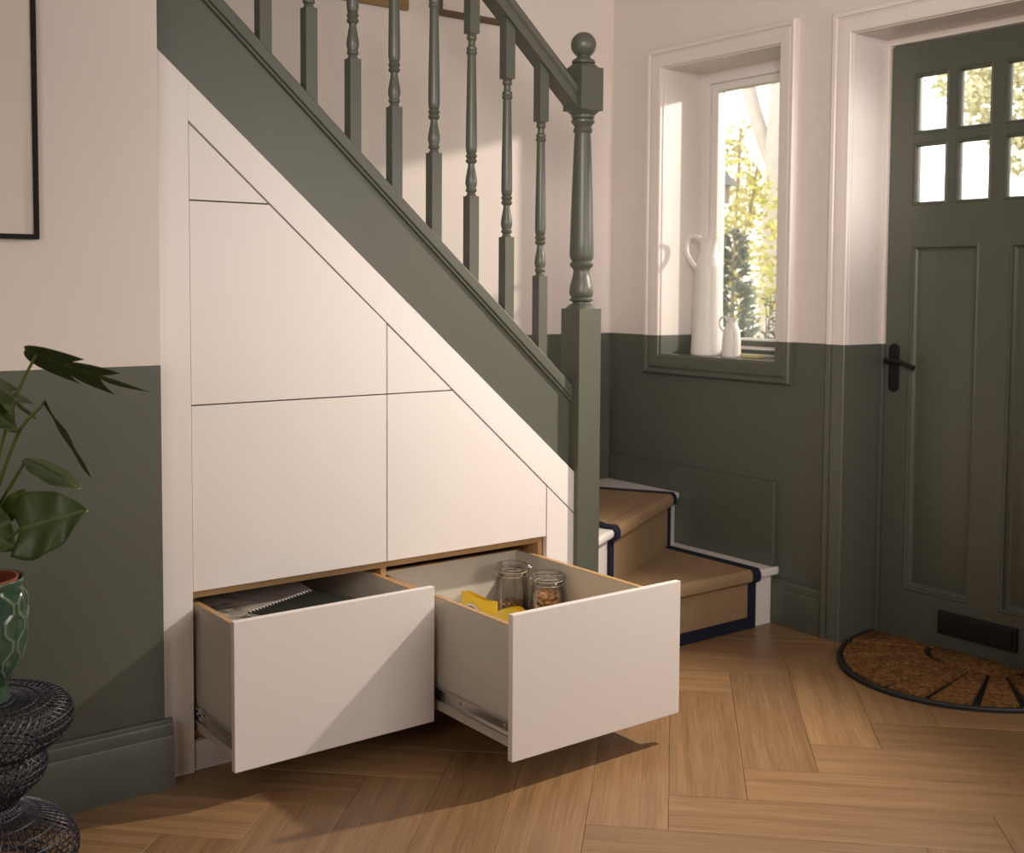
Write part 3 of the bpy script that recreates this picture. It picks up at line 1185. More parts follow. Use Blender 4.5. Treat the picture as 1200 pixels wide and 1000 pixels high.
def tread1_poly(xa, xb):
    return [(xa, 0.038), (xb, 0.038), (xb, y_r2(xb) - 0.0005), (xa, y_r2(xa) - 0.0005)]


xl = 1.46
prism(B0, tread1_poly(x0, x1), 'z', H1 + 0.0005, H1 + CT)
prism(B1, tread1_poly(x1 - TW, x1 + 0.001), 'z', H1 + 0.0005, H1 + CT + 0.0015)
# second step
sA = (1.555 - O2.x) / d2.x
sB = (2.192 - O2.x) / d2.x
sweep_section(B0, runner_section(H2, H1 + CT - 0.002, H2, 0.02, CT), O2, d2, n2, sA, sB)
sweep_section(B1, runner_section(H2, H1 + CT - 0.002, H2, 0.02, CT, 0.0015), O2, d2, n2, sB - TW, sB + 0.001)
sweep_section(B1, runner_section(H2, H1 + CT - 0.002, H2, 0.02, CT, 0.0015), O2, d2, n2, sA - 0.001, sA + TW)
e = n2 * 0.018
pa, pb = O2 + d2 * sA + e, O2 + d2 * sB + e
far = Vector((1.965, 0.845))
fl = Vector((1.62, 0.42))
prism(B0, [tuple(pa), tuple(pb), tuple(far), tuple(fl)], 'z', H2 + 0.0005, H2 + CT)
dirr = (far - pb).normalized()
nr = Vector((dirr.y, -dirr.x))
if nr.x > 0:
    nr = -nr
prism(B1, [tuple(pb + d2 * 0.001), tuple(far), tuple(far + nr * TW), tuple(pb - d2 * TW)], 'z', H2 + 0.0005, H2 + CT + 0.0015)
dirl = (fl - pa).normalized()
prism(B1, [tuple(pa - d2 * 0.001), tuple(pa + d2 * TW), tuple(fl + d2 * TW), tuple(fl - d2 * 0.001)], 'z', H2 + 0.0005, H2 + CT + 0.0015)
obj('sisal_field', B0, MAT['sisal'], runner, smooth=40)
obj('navy_binding', B1, MAT['navy'], runner, smooth=40)

# ------------------------------------------------------------------ under-stair cupboard with drawers
cab = thing('understair_cabinet', 'white handleless under stair cupboard with two large bottom drawers pulled open', 'cabinet', (0.6354, 0.0, 0))
X0, X1, X2, X3c, X4 = 0.0, 0.0757, 0.6354, 1.2008, 1.3105
ZA, ZB_, ZC = 0.4565, 0.9217, 1.4253
G = 0.0016     # half a gap


def zg(x):     # the sloping joint
    return 1.6157 - 0.891 * (x - 0.0757)


PT = 0.018


def panel(pts, name='door_panel', y0=0.0, y1=PT, mat='panel', bev=0.0012):
    bm = BM()
    prism(bm, pts, 'y', y0, y1)
    return obj(name, bm, MAT[mat], cab, bevel=bev)


def xg(z):
    return 0.0757 + (1.6157 - z) / 0.891


g = G
# end post beside the wall, head strip under the string, filler beside the newel
panel([(-0.0115, 0.0), (X1 - 0.0004, 0.0), (X1 - 0.0004, zbot(X1) - 0.002), (-0.0115, zbot(-0.0115) - 0.002)], 'end_post', -0.003, 0.05)
panel([(X1, zg(X1) + g * 1.4), (X4, zg(X4) + g * 1.4), (X4, zbot(X4) - 0.001), (X1, zbot(X1) - 0.001)], 'sloping_head_strip', -0.001, 0.0195)
panel([(X3c + g, 0.0), (X4, 0.0), (X4, zg(X4) - g * 1.4), (X3c + g, zg(X3c) - g * 2.6)], 'filler_strip', -0.001, PT)
gz = g * 1.5
panel([(X1 + g, ZC + g), (xg(ZC) - 3 * g, ZC + g), (X1 + g, zg(X1) - 3 * g)])
panel([(X1 + g, ZB_ + g), (X2 - g, ZB_ + g), (X2 - g, zg(X2 - g) - gz), (xg(ZC) - g, ZC - g), (X1 + g, ZC - g)])
panel([(X2 + g, ZB_ + g), (xg(ZB_) - 3 * g, ZB_ + g), (X2 + g, zg(X2 + g) - 1.5 * gz)])
panel([(X1 + g, ZA), (X2 - g, ZA), (X2 - g, ZB_ - g), (X1 + g, ZB_ - g)])
panel([(X2 + g, ZA), (X3c - g, ZA), (X3c - g, zg(X3c - g) - gz), (xg(ZB_) - g, ZB_ - g), (X2 + g, ZB_ - g)])
# dark lining seen through the joints
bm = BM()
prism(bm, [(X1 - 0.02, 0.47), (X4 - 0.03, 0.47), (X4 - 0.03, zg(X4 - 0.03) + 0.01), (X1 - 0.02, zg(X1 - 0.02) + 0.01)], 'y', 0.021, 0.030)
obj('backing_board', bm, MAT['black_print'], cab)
# carcass behind the drawers
CY0, CY1 = 0.0195, 0.62
for nm, b in (('carcass_shelf', (X1 - 0.018, X3c + 0.001, CY0, CY1, 0.4355, 0.4545)),
              ('carcass_floor', (X1 - 0.018, X3c + 0.001, CY0, CY1, 0.080, 0.0985)),
              ('carcass_side', (X1 - 0.019, X1 - 0.001, 0.0505, CY1, 0.0985, 0.4355)),
              ('carcass_side', (X3c - 0.0165, X3c + 0.001, CY0, CY1, 0.0985, 0.4355)),
              ('carcass_divider', (X2 - 0.009, X2 + 0.009, CY0, CY1, 0.0985, 0.4355))):
    bm = BM()
    box(bm, *b)
    obj(nm, bm, MAT['oak_edge'], cab, bevel=0.0008)
bm = BM()
box(bm, X1 - 0.018, X3c + 0.001, CY1, CY1 + 0.01, 0.080, 0.4545)
obj('carcass_back', bm, MAT['dark_inside'], cab)
bm = BM()
box(bm, X1 + 0.0005, X3c + 0.001, 0.006, 0.022, 0.0, 0.074)
obj('plinth', bm, MAT['panel'], cab, bevel=0.001)
bm = BM()
box(bm, X1 + 0.0005, X3c + 0.001, 0.010, 0.018, 0.0742, 0.0796)
obj('plinth_seal', bm, simple('grey_seal', (0.33, 0.31, 0.29), 0.5), cab)


def make_drawer(xa, xb, yf, yb, ztop, bx0, bx1, label):
    """drawer box (four walls and a floor) with front, oak lipping and runners as sub-parts"""
    t = 0.015
    zb, zf = 0.100, 0.150
    y0 = yf + 0.018
    bm = BM()
    box(bm, bx0, bx0 + t, y0, yb, zb, ztop - 0.0015)
    box(bm, bx1 - t, bx1, y0, yb, zb, ztop - 0.0015)
    box(bm, bx0 + t, bx1 - t, yb - t, yb, zb, ztop - 0.0015)
    box(bm, bx0 + t, bx1 - t, y0, y0 + t, zb, ztop - 0.0015)
    box(bm, bx0 + t, bx1 - t, y0 + t, yb - t, zf - 0.012, zf)
    d = obj('drawer', bm, MAT['drawer_inside'], cab, loc=((xa + xb) / 2, yf, zb))
    d['label'] = label
    bm = BM()
    box(bm, xa + g, xb - g, yf, yf + 0.0178, 0.078, 0.437)
    obj('drawer_front', bm, MAT['panel'], d, bevel=0.0015)
    for b in ((bx0, bx0 + t, y0, yb), (bx1 - t, bx1, y0, yb), (bx0 + t, bx1 - t, yb - t, yb), (bx0 + t, bx1 - t, y0, y0 + t)):
        bm = BM()
        back = b[1] - b[0] > 0.1
        box(bm, *b, ztop - 0.0013, ztop)
        o = obj('edge_lipping', bm, MAT['oak_edge'] if not back or b[2] > y0 else MAT['oak_edge'], d)
    for side, xs in ((-1, bx0), (1, bx1)):
        bm = BM()
        o1, o2, o3 = (xs - 0.001, xs - 0.0035, xs - 0.011) if side < 0 else (xs + 0.001, xs + 0.0035, xs + 0.011)
        lo, hi = sorted((xs, o2))
        box(bm, lo, hi, y0 + 0.001, yb - 0.02, 0.131, 0.166)
        lo, hi = sorted((o2, o3))
        box(bm, lo, hi, y0 + 0.001, yb - 0.02, 0.163, 0.166)
        box(bm, lo, hi, y0 + 0.001, yb - 0.02, 0.131, 0.134)
        for yy in (y0 + 0.03, y0 + 0.22, y0 + 0.40):
            a, b2 = sorted((o2, (o2 + o3) / 2))
            box(bm, a, b2, yy, yy + 0.008, 0.145, 0.153)
        obj('slide_rail', bm, MAT['steel'], d)
    return d


make_drawer(X1, X2, -0.242, 0.44, 0.4230, X1 + 0.0125, X2 - 0.0225, 'left open drawer holding a large book and a spiral notebook')
make_drawer(X2, X3c, -0.576, 0.11, 0.4020, X2 + 0.0195, X3c - 0.0275, 'right drawer pulled furthest out with jars of nuts inside')
# latch of the left slide
bm = BM()
box(bm, X1 + 0.001, X1 + 0.011, -0.045, -0.025, 0.140, 0.172)
box(bm, X1 + 0.001, X1 + 0.011, -0.06, -0.015, 0.150, 0.158)
obj('slide_latch', bm, MAT['steel'], cab, bevel=0.001)

# ------------------------------------------------------------------ contents of the drawers
def slab(name, label, cat, c, w, l, z0, z1, ang, mat, bev=0.001, group=None, cover=None):
    o = thing(name, label, cat, (c[0], c[1], z0), group)
    return o


def rot_box(bm, c, ang, x0, x1, y0, y1, z0, z1):
    ca, sa = math.cos(ang), math.sin(ang)
    pts = [(c[0] + x * ca - y * sa, c[1] + x * sa + y * ca) for x, y in ((x0, y0), (x1, y0), (x1, y1), (x0, y1))]
    prism(bm, pts, 'z', z0, z1)


def book(c, w, l, z0, z1, ang, label, cov):
    o = thing('book', label, 'book', (c[0], c[1], z0))
    bm = BM()
    rot_box(bm, c, ang, -w / 2 + 0.004, w / 2 - 0.004, -l / 2 + 0.004, l / 2 - 0.004, z0 + 0.003, z1 - 0.003)
    obj('pages', bm, MAT['page'], o)
    bm = BM()
    rot_box(bm, c, ang, -w / 2, w / 2, -l / 2, l / 2, z0, z0 + 0.003)
    obj('back_cover', bm, MAT[cov], o, bevel=0.0008)
    bm = BM()
    rot_box(bm, c, ang, -w / 2, w / 2, -l / 2, l / 2, z1 - 0.003, z1)
    obj('front_cover', bm, MAT[cov], o, bevel=0.0008, loc=(c[0], c[1], z1))
    return o


book((0.292, 0.075), 0.318, 0.40, 0.345, 0.385, R(-6), 'large grey photo book with a plant picture in the left drawer', 'cover')
# the box that carries the book
cb = thing('storage_box', 'plain white box under the grey photo book in the left drawer', 'box', (0.285, 0.09, 0.150))
bm = BM()
box(bm, 0.112, 0.455, -0.14, 0.30, 0.150, 0.318)
obj('box_body', bm, MAT['white_print'], cb, bevel=0.003)
bm = BM()
box(bm, 0.110, 0.457, -0.142, 0.302, 0.3185, 0.3445)
obj('box_lid', bm, MAT['white_print'], cb, bevel=0.003)
nb_c, nb_a = (0.345, -0.075), R(24)
nb = thing('notebook', 'dark green spiral bound notebook lying on the grey photo book', 'notebook', (nb_c[0], nb_c[1], 0.3853))
bm = BM()
rot_box(bm, nb_c, nb_a, -0.122, 0.118, -0.085, 0.078, 0.3868, 0.3958)
obj('pages', bm, MAT['page'], nb)
bm = BM()
rot_box(bm, nb_c, nb_a, -0.125, 0.122, -0.090, 0.082, 0.3853, 0.3866)
rot_box(bm, nb_c, nb_a, -0.125, 0.122, -0.090, 0.082, 0.3960, 0.3975)
obj('cover', bm, MAT['notebook'], nb)
bm = BM()
ca, sa = math.cos(nb_a), math.sin(nb_a)
NR = 20
for k in range(NR):
    xx = -0.118 + 0.234 * k / (NR - 1)
    pts = []
    for q in range(10):
        an = 2 * PI * q / 10
        yy, zz = 0.080 + 0.0075 * math.cos(an), 0.3925 + 0.0068 * math.sin(an)
        pts.append((nb_c[0] + xx * ca - yy * sa, nb_c[1] + xx * sa + yy * ca, zz))
    tube(bm, pts, 0.0019, 5, closed=True)
obj('wire_binding', bm, MAT['white_print'], nb, smooth=60)
tag(nb.children[-1] if False else nb, None)


def jar(cx, cy, z0, h, label, latch):
    o = thing('clip_top_jar', label, 'jar', (cx, cy, z0), group='glass jars in the right drawer')
    bm = BM()
    hb = h * 0.875
    out = [(0.048, 0.0), (0.053, 0.004), (0.0545, 0.012), (0.0540, hb * 0.3), (0.0515, hb * 0.66), (0.0470, hb * 0.90), (0.0430, hb * 0.95), (0.0440, hb * 0.985), (0.0455, hb), (0.043, hb + 0.002)]
    inn = [(r - 0.0032, max(z, 0.005)) for r, z in out[::-1]]
    lathe(bm, out + inn, (cx, cy, z0), 40, True, True)
    obj('jar_body', bm, MAT['jar_glass'], o, smooth=50)
    bm = BM()
    zz = hb + 0.004
    lathe(bm, [(0.036, zz), (0.0455, zz), (0.0485, zz + 0.003), (0.0490, zz + 0.010), (0.0475, zz + 0.016), (0.0440, zz + 0.019), (0.0400, zz + 0.0185), (0.0385, zz + 0.015)],
          (cx, cy, z0), 40, True, True)
    lid = obj('jar_lid', bm, MAT['jar_glass'], o, smooth=50)
    bm = BM()
    lathe(bm, [(0.0425, hb + 0.0015), (0.0455, hb + 0.0015), (0.0460, hb + 0.0040), (0.0425, hb + 0.0040), (0.0425, hb + 0.0015)], (cx, cy, z0), 40, False, False)
    obj('rubber_seal', bm, MAT['seal'], o, smooth=40)
    bm = BM()
    zc = z0 + hb + 0.012
    ring = [(cx + 0.0482 * math.cos(2 * PI * k / 40), cy + 0.0482 * math.sin(2 * PI * k / 40), zc) for k in range(40)]
    tube(bm, ring, 0.0011, 6, closed=True)
    ring = [(cx + 0.0455 * math.cos(2 * PI * k / 40), cy + 0.0455 * math.sin(2 * PI * k / 40), z0 + hb * 0.955) for k in range(40)]
    tube(bm, ring, 0.0011, 6, closed=True)
    c, s = math.cos(latch), math.sin(latch)
    for sg in (-1, 1):
        for w in (0.010,):
            px, py = -s * w * sg, c * w * sg
            tube(bm, smooth_path([(cx + 0.047 * c + px, cy + 0.047 * s + py, zc), (cx + 0.058 * c + px, cy + 0.058 * s + py, zc - 0.004),
                                  (cx + 0.060 * c + px, cy + 0.060 * s + py, zc - 0.022), (cx + 0.061 * c + px * 0.8, cy + 0.061 * s + py * 0.8, zc - 0.044)], 4), 0.0012, 6)
    tube(bm, [(cx + 0.061 * c - s * 0.008, cy + 0.061 * s + c * 0.008, zc - 0.044), (cx + 0.061 * c + s * 0.008, cy + 0.061 * s - c * 0.008, zc - 0.044)], 0.0012, 6)
    for hsg in (-1, 1):
        px, py = -s * 0.014 * hsg, c * 0.014 * hsg
        tube(bm, [(cx - 0.046 * c + px, cy - 0.046 * s + py, zc), (cx - 0.052 * c + px, cy - 0.052 * s + py, zc - 0.006), (cx - 0.046 * c + px, cy - 0.046 * s + py, z0 + hb * 0.955)], 0.0012, 6)
    obj('wire_clip', bm, MAT['steel'], o, smooth=60)
    return hb


def nut_mesh(name, lx, ly, lz, curve, mat):
    bm = BM()
    bmesh.ops.create_icosphere(bm, subdivisions=2, radius=1.0)
    for v in bm.verts:
        x, y, z = v.co
        y2 = y * ly * (1 - 0.18 * x)
        v.co = (x * lx, y2 + curve * x * x, z * lz + 0.0006 * mnoise.noise(Vector((x * 3, y * 3, z * 3))))
    me = bpy.data.meshes.new(name)
    bm.to_mesh(me)
    bm.free()
    for p in me.polygons:
        p.use_smooth = True
    me.materials.append(mat)
    return me


def fill_nuts(cx, cy, z0, ztop, me, name, label, group, cat, step, rad, n_out):
    zz = z0
    lay = 0
    while zz < ztop:
        fr = (zz - z0) / 0.18
        rr = rad * (1 - 0.10 * fr)
        spots = [(rr * math.cos(2 * PI * (k + 0.5 * (lay % 2)) / n_out), rr * math.sin(2 * PI * (k + 0.5 * (lay % 2)) / n_out)) for k in range(n_out)]
        if zz + 2 * step >= ztop:
            n_in = max(4, n_out // 2)
            spots += [(rr * 0.48 * math.cos(2 * PI * k / n_in + lay), rr * 0.48 * math.sin(2 * PI * k / n_in + lay)) for k in range(n_in)] + [(0, 0)]
        for (dx_, dy_) in spots:
            o = bpy.data.objects.new(name, me)
            COL.objects.link(o)
            o.location = (cx + dx_, cy + dy_, zz + random.uniform(-0.001, 0.001))
            o.rotation_euler = (random.uniform(-0.6, 0.6), random.uniform(-0.5, 0.5), math.atan2(dy_, dx_) + PI / 2 + random.uniform(-0.5, 0.5))
            tag(o, label, cat, group)
        zz += step
        lay += 1


JA, JB = (1.062, -0.012), (1.104, -0.128)
ZJ = 0.1502
hA = jar(JA[0], JA[1], ZJ, 0.252, 'taller clear clip top jar part filled with dark brown nuts at the back', R(-20))
hB = jar(JB[0], JB[1], ZJ, 0.240, 'shorter clear clip top jar filled nearly to the lid with pale tan nuts', R(-8))
nutA = nut_mesh('walnut', 0.0105, 0.0075, 0.0068, 0.002, MAT['nut_dark'])
nutB = nut_mesh('almond', 0.0125, 0.0078, 0.0066, 0.001, MAT['nut_pale'])
fill_nuts(JA[0], JA[1], ZJ + 0.0135, ZJ + 0.128, nutA, 'dark_nut', 'small dark brown nut inside the taller half filled jar', 'dark nuts in the taller jar', 'nut', 0.0155, 0.0395, 11)
fill_nuts(JB[0], JB[1], ZJ + 0.0135, ZJ + 0.172, nutB, 'tan_nut', 'smooth pale tan nut inside the shorter well filled jar', 'tan nuts in the shorter jar', 'nut', 0.0155, 0.0385, 10)


# crumpled yellow packets standing against the left side of the right drawer
def packet(c, ang, w, h, thick, label, patch, lean, rnd_top):
    o = thing('snack_packet', label, 'packet', (c[0], c[1], ZJ), group='yellow packets in the right drawer')
    bm = BM()
    nu, nv = 18, 18
    ca, sa = math.cos(ang), math.sin(ang)

    def P(u, v, side):
        b = (math.sin(PI * min(max(u, 0), 1)) ** 0.6) * (math.sin(PI * (0.08 + 0.86 * v)) ** 0.7)
        cr = 0.010 * mnoise.noise(Vector((u * 4 + side * 7, v * 4, c[1] * 9)))
        y = side * (thick * b + cr * b) + lean * v
        x = (u - 0.5) * w * (1 - 0.10 * v)
        z = h * v * (1 - rnd_top * (2 * u - 1) ** 2) + 0.006 * math.sin(u * PI * 1.7 + c[1] * 20) * v * v
        return (c[0] + x * ca - y * sa, c[1] + x * sa + y * ca, ZJ + z)
    for side in (-1, 1):
        G_ = [[bm.verts.new(P(i / nu, j / nv, side)) for j in range(nv + 1)] for i in range(nu + 1)]
        for i in range(nu):
            for j in range(nv):
                bm.faces.new((G_[i][j], G_[i + 1][j], G_[i + 1][j + 1], G_[i][j + 1]))
    bmesh.ops.remove_doubles(bm, verts=bm.verts[:], dist=0.0012)
    obj('foil_wrapper', bm, MAT['yellow'], o, smooth=50)
    if patch:
        for nm, mat, rad, off, cu in (('label_ring', 'white_print', 0.135, 0.0012, 0.42), ('label_disc', 'black_print', 0.105, 0.0022, 0.42)):
            bm = BM()
            N = 24
            ctr = bm.verts.new(Vector(P(cu, 0.79, -1)) + Vector((sa, -ca, 0.0)) * off)
            last = None
            rim = []
            for k in range(N):
                an = 2 * PI * k / N
                uu, vv = cu + rad * 2.0 * math.cos(an), 0.79 + rad * 0.95 * math.sin(an)
                rim.append(bm.verts.new(Vector(P(uu, vv, -1)) + Vector((sa, -ca, 0)) * (off + 0.001)))
            for k in range(N):
                bm.faces.new((ctr, rim[k], rim[(k + 1) % N]))
            obj(nm, bm, MAT[mat], o)
    return o


packet((0.768, -0.255), R(-80), 0.15, 0.245, 0.026, 'yellow snack packet with a dark round patch near the back of the right drawer', True, 0.0, 0.02)
packet((0.730, -0.455), R(-86), 0.17, 0.266, 0.034, 'plain crumpled yellow packet nearest the front of the right drawer', False, 0.0, 0.13)

# ------------------------------------------------------------------ doormat
mat_c = (2.462, -0.695)
RXm, RYm = 0.500, 0.420
mat = thing('doormat', 'half round coir doormat with a black rubber edge in front of the door', 'doormat', (2.25, -0.695, 0))


def ell(a, k=1.0, rx=RXm, ry=RYm):
    return (mat_c[0] - rx * k * math.cos(a), mat_c[1] + ry * k * math.sin(a))


bm = BM()
prism(bm, [ell(-PI / 2 + PI * k / 64) for k in range(65)], 'z', 0.0006, 0.006)
rim = [(*ell(-PI / 2 + PI * k / 64, 0.985), 0.009) for k in range(65)]
tube(bm, rim, 0.0075, 8)
obj('rubber_edge', bm, MAT['rubber'], mat, smooth=40)


def coir_block(poly, nm):
    bm = BM()
    zt = 0.019
    cx = sum(p[0] for p in poly) / len(poly)
    cy = sum(p[1] for p in poly) / len(poly)
    A = [bm.verts.new((p[0], p[1], 0.006)) for p in poly]
    B = [bm.verts.new((p[0], p[1], zt - 0.002)) for p in poly]
    Cc = [bm.verts.new((cx + (p[0] - cx) * 0.975, cy + (p[1] - cy) * 0.975, zt + 0.001 * mnoise.noise(Vector((p[0] * 60, p[1] * 60, 0))))) for p in poly]
    n = len(poly)
    for L0, L1 in ((A, B), (B, Cc)):
        for i in range(n):
            bm.faces.new((L0[i], L0[(i + 1) % n], L1[(i + 1) % n], L1[i]))
    bm.faces.new(Cc)
    bm.faces.new(A[::-1])
    obj(nm, bm, MAT['coir'], mat, smooth=50)


gaps = [-90, -70, -52, -34, -15, 4, 25, 46, 68, 90]
for k in range(9):
    a0, a1 = R(gaps[k] + 1.9), R(gaps[k + 1] - 1.9)
    outer = [ell(a0 + (a1 - a0) * i / 10, 0.955) for i in range(11)]
    inner = [ell(a1 - (a1 - a0) * i / 5, 1.0, 0.152, 0.185) for i in range(6)]
    coir_block(outer + inner, 'coir_segment')
coir_block([ell(-PI / 2 + PI * i / 20, 1.0, 0.128, 0.162) for i in range(21)], 'coir_segment')

# ------------------------------------------------------------------ jugs on the sill
def jug(cx, cy, z0, H, prof, hpts, hr, nflute, label, name='jug'):
    o = thing(name, label, 'jug', (cx, cy, z0), group='white jugs on the window sill')
    bm = BM()
    zs = prof[-1][1]

    def rf(r, z, a):
        k = 0.0
        if 0.01 < z < H * 0.78:
            k = 0.030 * math.sin(nflute * a + 4 * math.sin(z * 55)) * min(1, (H * 0.78 - z) * 40)
        sp = 0.0
        if z > H * 0.86:
            d = math.cos(a - R(-95))
            sp = max(0, d) ** 4 * 0.35 * (z - H * 0.86) / (H * 0.14)
        return r * (1 + k + sp)
    full = prof + [(r - 0.004, z) for r, z in prof[::-1] if z > H * 0.70]
    lathe(bm, full, (cx, cy, z0), 72, True, True, rf)
    b = obj('jug_body', bm, MAT['ceramic'], o, smooth=60)
    bm = BM()
    tube(bm, smooth_path([(cx, cy + y, z0 + z) for y, z in hpts], 7), hr, 10)
    obj('jug_handle', bm, MAT['ceramic'], o, smooth=70)
    return o


def dense(prof, n=6):
    P = smooth_path([(r, z, 0) for r, z in prof], n)
    return [(p.x, p.y) for p in P]


SZ = WZ0 + 0.0042
jug(2.385, 0.463, SZ, 0.462,
    dense([(0.062, 0.0), (0.0645, 0.006), (0.062, 0.05), (0.058, 0.15), (0.053, 0.26), (0.050, 0.340), (0.0485, 0.352), (0.043, 0.375), (0.036, 0.400), (0.0325, 0.425), (0.033, 0.450), (0.035, 0.462)]),
    [(0.034, 0.449), (0.058, 0.468), (0.093, 0.470), (0.118, 0.444), (0.118, 0.405), (0.096, 0.372), (0.066, 0.345), (0.050, 0.322)], 0.0085, 26,
    'tall white textured ceramic jug with a looped handle on the window sill')
jug(2.365, 0.318, SZ, 0.150,
    dense([(0.036, 0.0), (0.0375, 0.004), (0.036, 0.03), (0.034, 0.07), (0.031, 0.100), (0.029, 0.108), (0.023, 0.122), (0.0185, 0.132), (0.018, 0.142), (0.0195, 0.150)]),
    [(0.018, 0.143), (0.032, 0.152), (0.052, 0.150), (0.062, 0.134), (0.058, 0.114), (0.042, 0.098), (0.030, 0.088)], 0.0048, 20,
    'small white ceramic jug standing beside the tall jug on the sill')
sp = thing('yellow_block', 'small pale yellow block lying on the sill beside the small jug', 'yellow_block', (2.40, 0.225, SZ))  # thin pale yellow block flat on the sill
bm = BM()
rot_box(bm, (2.395, 0.235), R(4), -0.022, 0.022, -0.040, 0.040, SZ, SZ + 0.012)
obj('block_body', bm, MAT['yellow_pale'], sp, bevel=0.003)

# ------------------------------------------------------------------ pictures
def picture(name, label, x0, x1, z0, z1, yw, depth, fw, matf, art):
    o = thing(name, label, 'picture', ((x0 + x1) / 2, yw, z0))
    bm = BM()
    y0, y1 = yw - depth, yw - 0.001
    box(bm, x0, x0 + fw, y0, y1, z0, z1)
    box(bm, x1 - fw, x1, y0, y1, z0, z1)
    box(bm, x0 + fw, x1 - fw, y0, y1, z0, z0 + fw)
    box(bm, x0 + fw, x1 - fw, y0, y1, z1 - fw, z1)
    obj('picture_frame', bm, MAT[matf], o, bevel=0.0015)
    bm = BM()
    box(bm, x0 + fw * 0.8, x1 - fw * 0.8, y0 + depth * 0.4, y1, z0 + fw * 0.8, z1 - fw * 0.8)
    obj('picture_sheet', bm, MAT[art], o)
    return o


picture('framed_picture', 'thin black framed pale picture on the cream wall above the plant', -0.86, -0.288, 1.318, 2.12, YL, 0.016, 0.0110, 'black_frame', 'paper')
picture('framed_picture', 'gilt wood framed picture high on the wall behind the upper spindles', 0.78, 1.272, 2.218, 2.56, YR, 0.022, 0.032, 'gilt', 'paper')
picture('framed_picture', 'dark brown framed picture on the wall behind the handrail end', 1.398, 1.700, 2.222, 2.56, YR, 0.022, 0.022, 'brown_frame', 'paper')

# ------------------------------------------------------------------ wire stool, pot and plant
AX, AY = -0.471, -0.262
stool = thing('wire_stool', 'dark wire hourglass stool carrying the green pot by the left wall', 'stool', (AX, AY, 0))


def wire_bulge(name, prof, nsp, twist, nring, rw=0.0013):
    """woven wire shell: two families of spirals crossed by rings along an (r, z) profile"""
    P = smooth_path([(r, z, 0) for r, z in prof], 6)
    bm = BM()
    n = len(P)
    for fam in (-1, 1):
        for k in range(nsp):
            pts = []
            for i, p in enumerate(P):
                a = 2 * PI * k / nsp + fam * twist * i / (n - 1)
                pts.append((AX + p.x * math.cos(a), AY + p.x * math.sin(a), p.y))
            tube(bm, pts, rw, 4, caps=False)
    for k in range(nring):
        p = P[int((n - 1) * (k + 0.5) / nring)]
        pts = [(AX + p.x * math.cos(2 * PI * q / 48), AY + p.x * math.sin(2 * PI * q / 48), p.y) for q in range(48)]
        tube(bm, pts, rw * 1.25, 4, closed=True)
    obj(name, bm, MAT['wire'], stool, smooth=60)


wire_bulge('wire_seat', [(0.040, 0.3735), (0.095, 0.3715), (0.138, 0.372), (0.162, 0.360), (0.171, 0.338), (0.165, 0.312), (0.140, 0.288), (0.105, 0.270)], 54, 1.1, 9)
wire_bulge('wire_waist', [(0.105, 0.270), (0.117, 0.252), (0.119, 0.232), (0.108, 0.208), (0.080, 0.182), (0.058, 0.160)], 40, 0.7, 7)
wire_bulge('wire_foot', [(0.058, 0.160), (0.072, 0.142), (0.120, 0.124), (0.160, 0.098), (0.178, 0.066), (0.172, 0.032), (0.148, 0.008), (0.120, 0.0025)], 54, 1.0, 10)

planter = thing('glazed_pot', 'green glazed ceramic pot with raised honeycomb ribs standing on the wire stool', 'plant pot', (AX, AY, 0.375))
PZ = 0.375
prof = dense([(0.049, 0.0), (0.050, 0.004), (0.0475, 0.020), (0.047, 0.034), (0.056, 0.048), (0.070, 0.072), (0.080, 0.105), (0.0855, 0.145), (0.0868, 0.180), (0.085, 0.215), (0.0815, 0.238), (0.0835, 0.245), (0.0825, 0.251), (0.078, 0.251)], 6)


def pot_rf(r, z, a):
    if z < 0.045 or z > 0.235:
        return r
    # wavy raised ribs that meet in pairs and leave long honeycomb cells
    v = (z - 0.045) / 0.19 * 2.5
    tri = abs((v % 1.0) - 0.5) * 4 - 1.0
    tri = max(-0.75, min(0.75, tri * 1.5))
    u = a / (2 * PI) * 16
    e = 0.0
    for k in range(int(u) - 1, int(u) + 3):
        pos = k + (0.40 if k % 2 else -0.40) * tri
        e = max(e, math.exp(-((u - pos) / 0.13) ** 2))
    fade = min(1, (z - 0.045) * 60, (0.235 - z) * 60)
    return r * (1 + 0.026 * e * fade - 0.012 * fade * (1 - e))


bm = BM()
pin = [(0.074, 0.240), (0.076, 0.20), (0.070, 0.13), (0.040, 0.06)]
P2 = []
for (r0, z0_), (r1, z1_) in zip(prof, prof[1:]):
    for k in range(2):
        P2.append((r0 + (r1 - r0) * k / 2, z0_ + (z1_ - z0_) * k / 2))
P2.append(prof[-1])
lathe(bm, P2 + pin, (AX, AY, PZ), 192, True, True, pot_rf)
obj('pot_body', bm, MAT['glaze'], planter, smooth=60)

plant = thing('monstera_plant', 'split leaved green houseplant in a terracotta liner growing from the glazed pot', 'plant', (AX, AY, 0.44))
bm = BM()
lathe(bm, [(0.038, 0.070), (0.062, 0.150), (0.0690, 0.243), (0.0700, 0.252), (0.0665, 0.252), (0.064, 0.236), (0.060, 0.15), (0.036, 0.075)], (AX, AY, PZ), 48, True, True)
obj('terracotta_liner', bm, MAT['terracotta'], plant, smooth=40)
bm = BM()
lathe(bm, [(0.0635, 0.230), (0.050, 0.234), (0.030, 0.237), (0.010, 0.238)], (AX, AY, PZ), 32, True, True)
obj('soil', bm, MAT['soil'], plant, smooth=60)


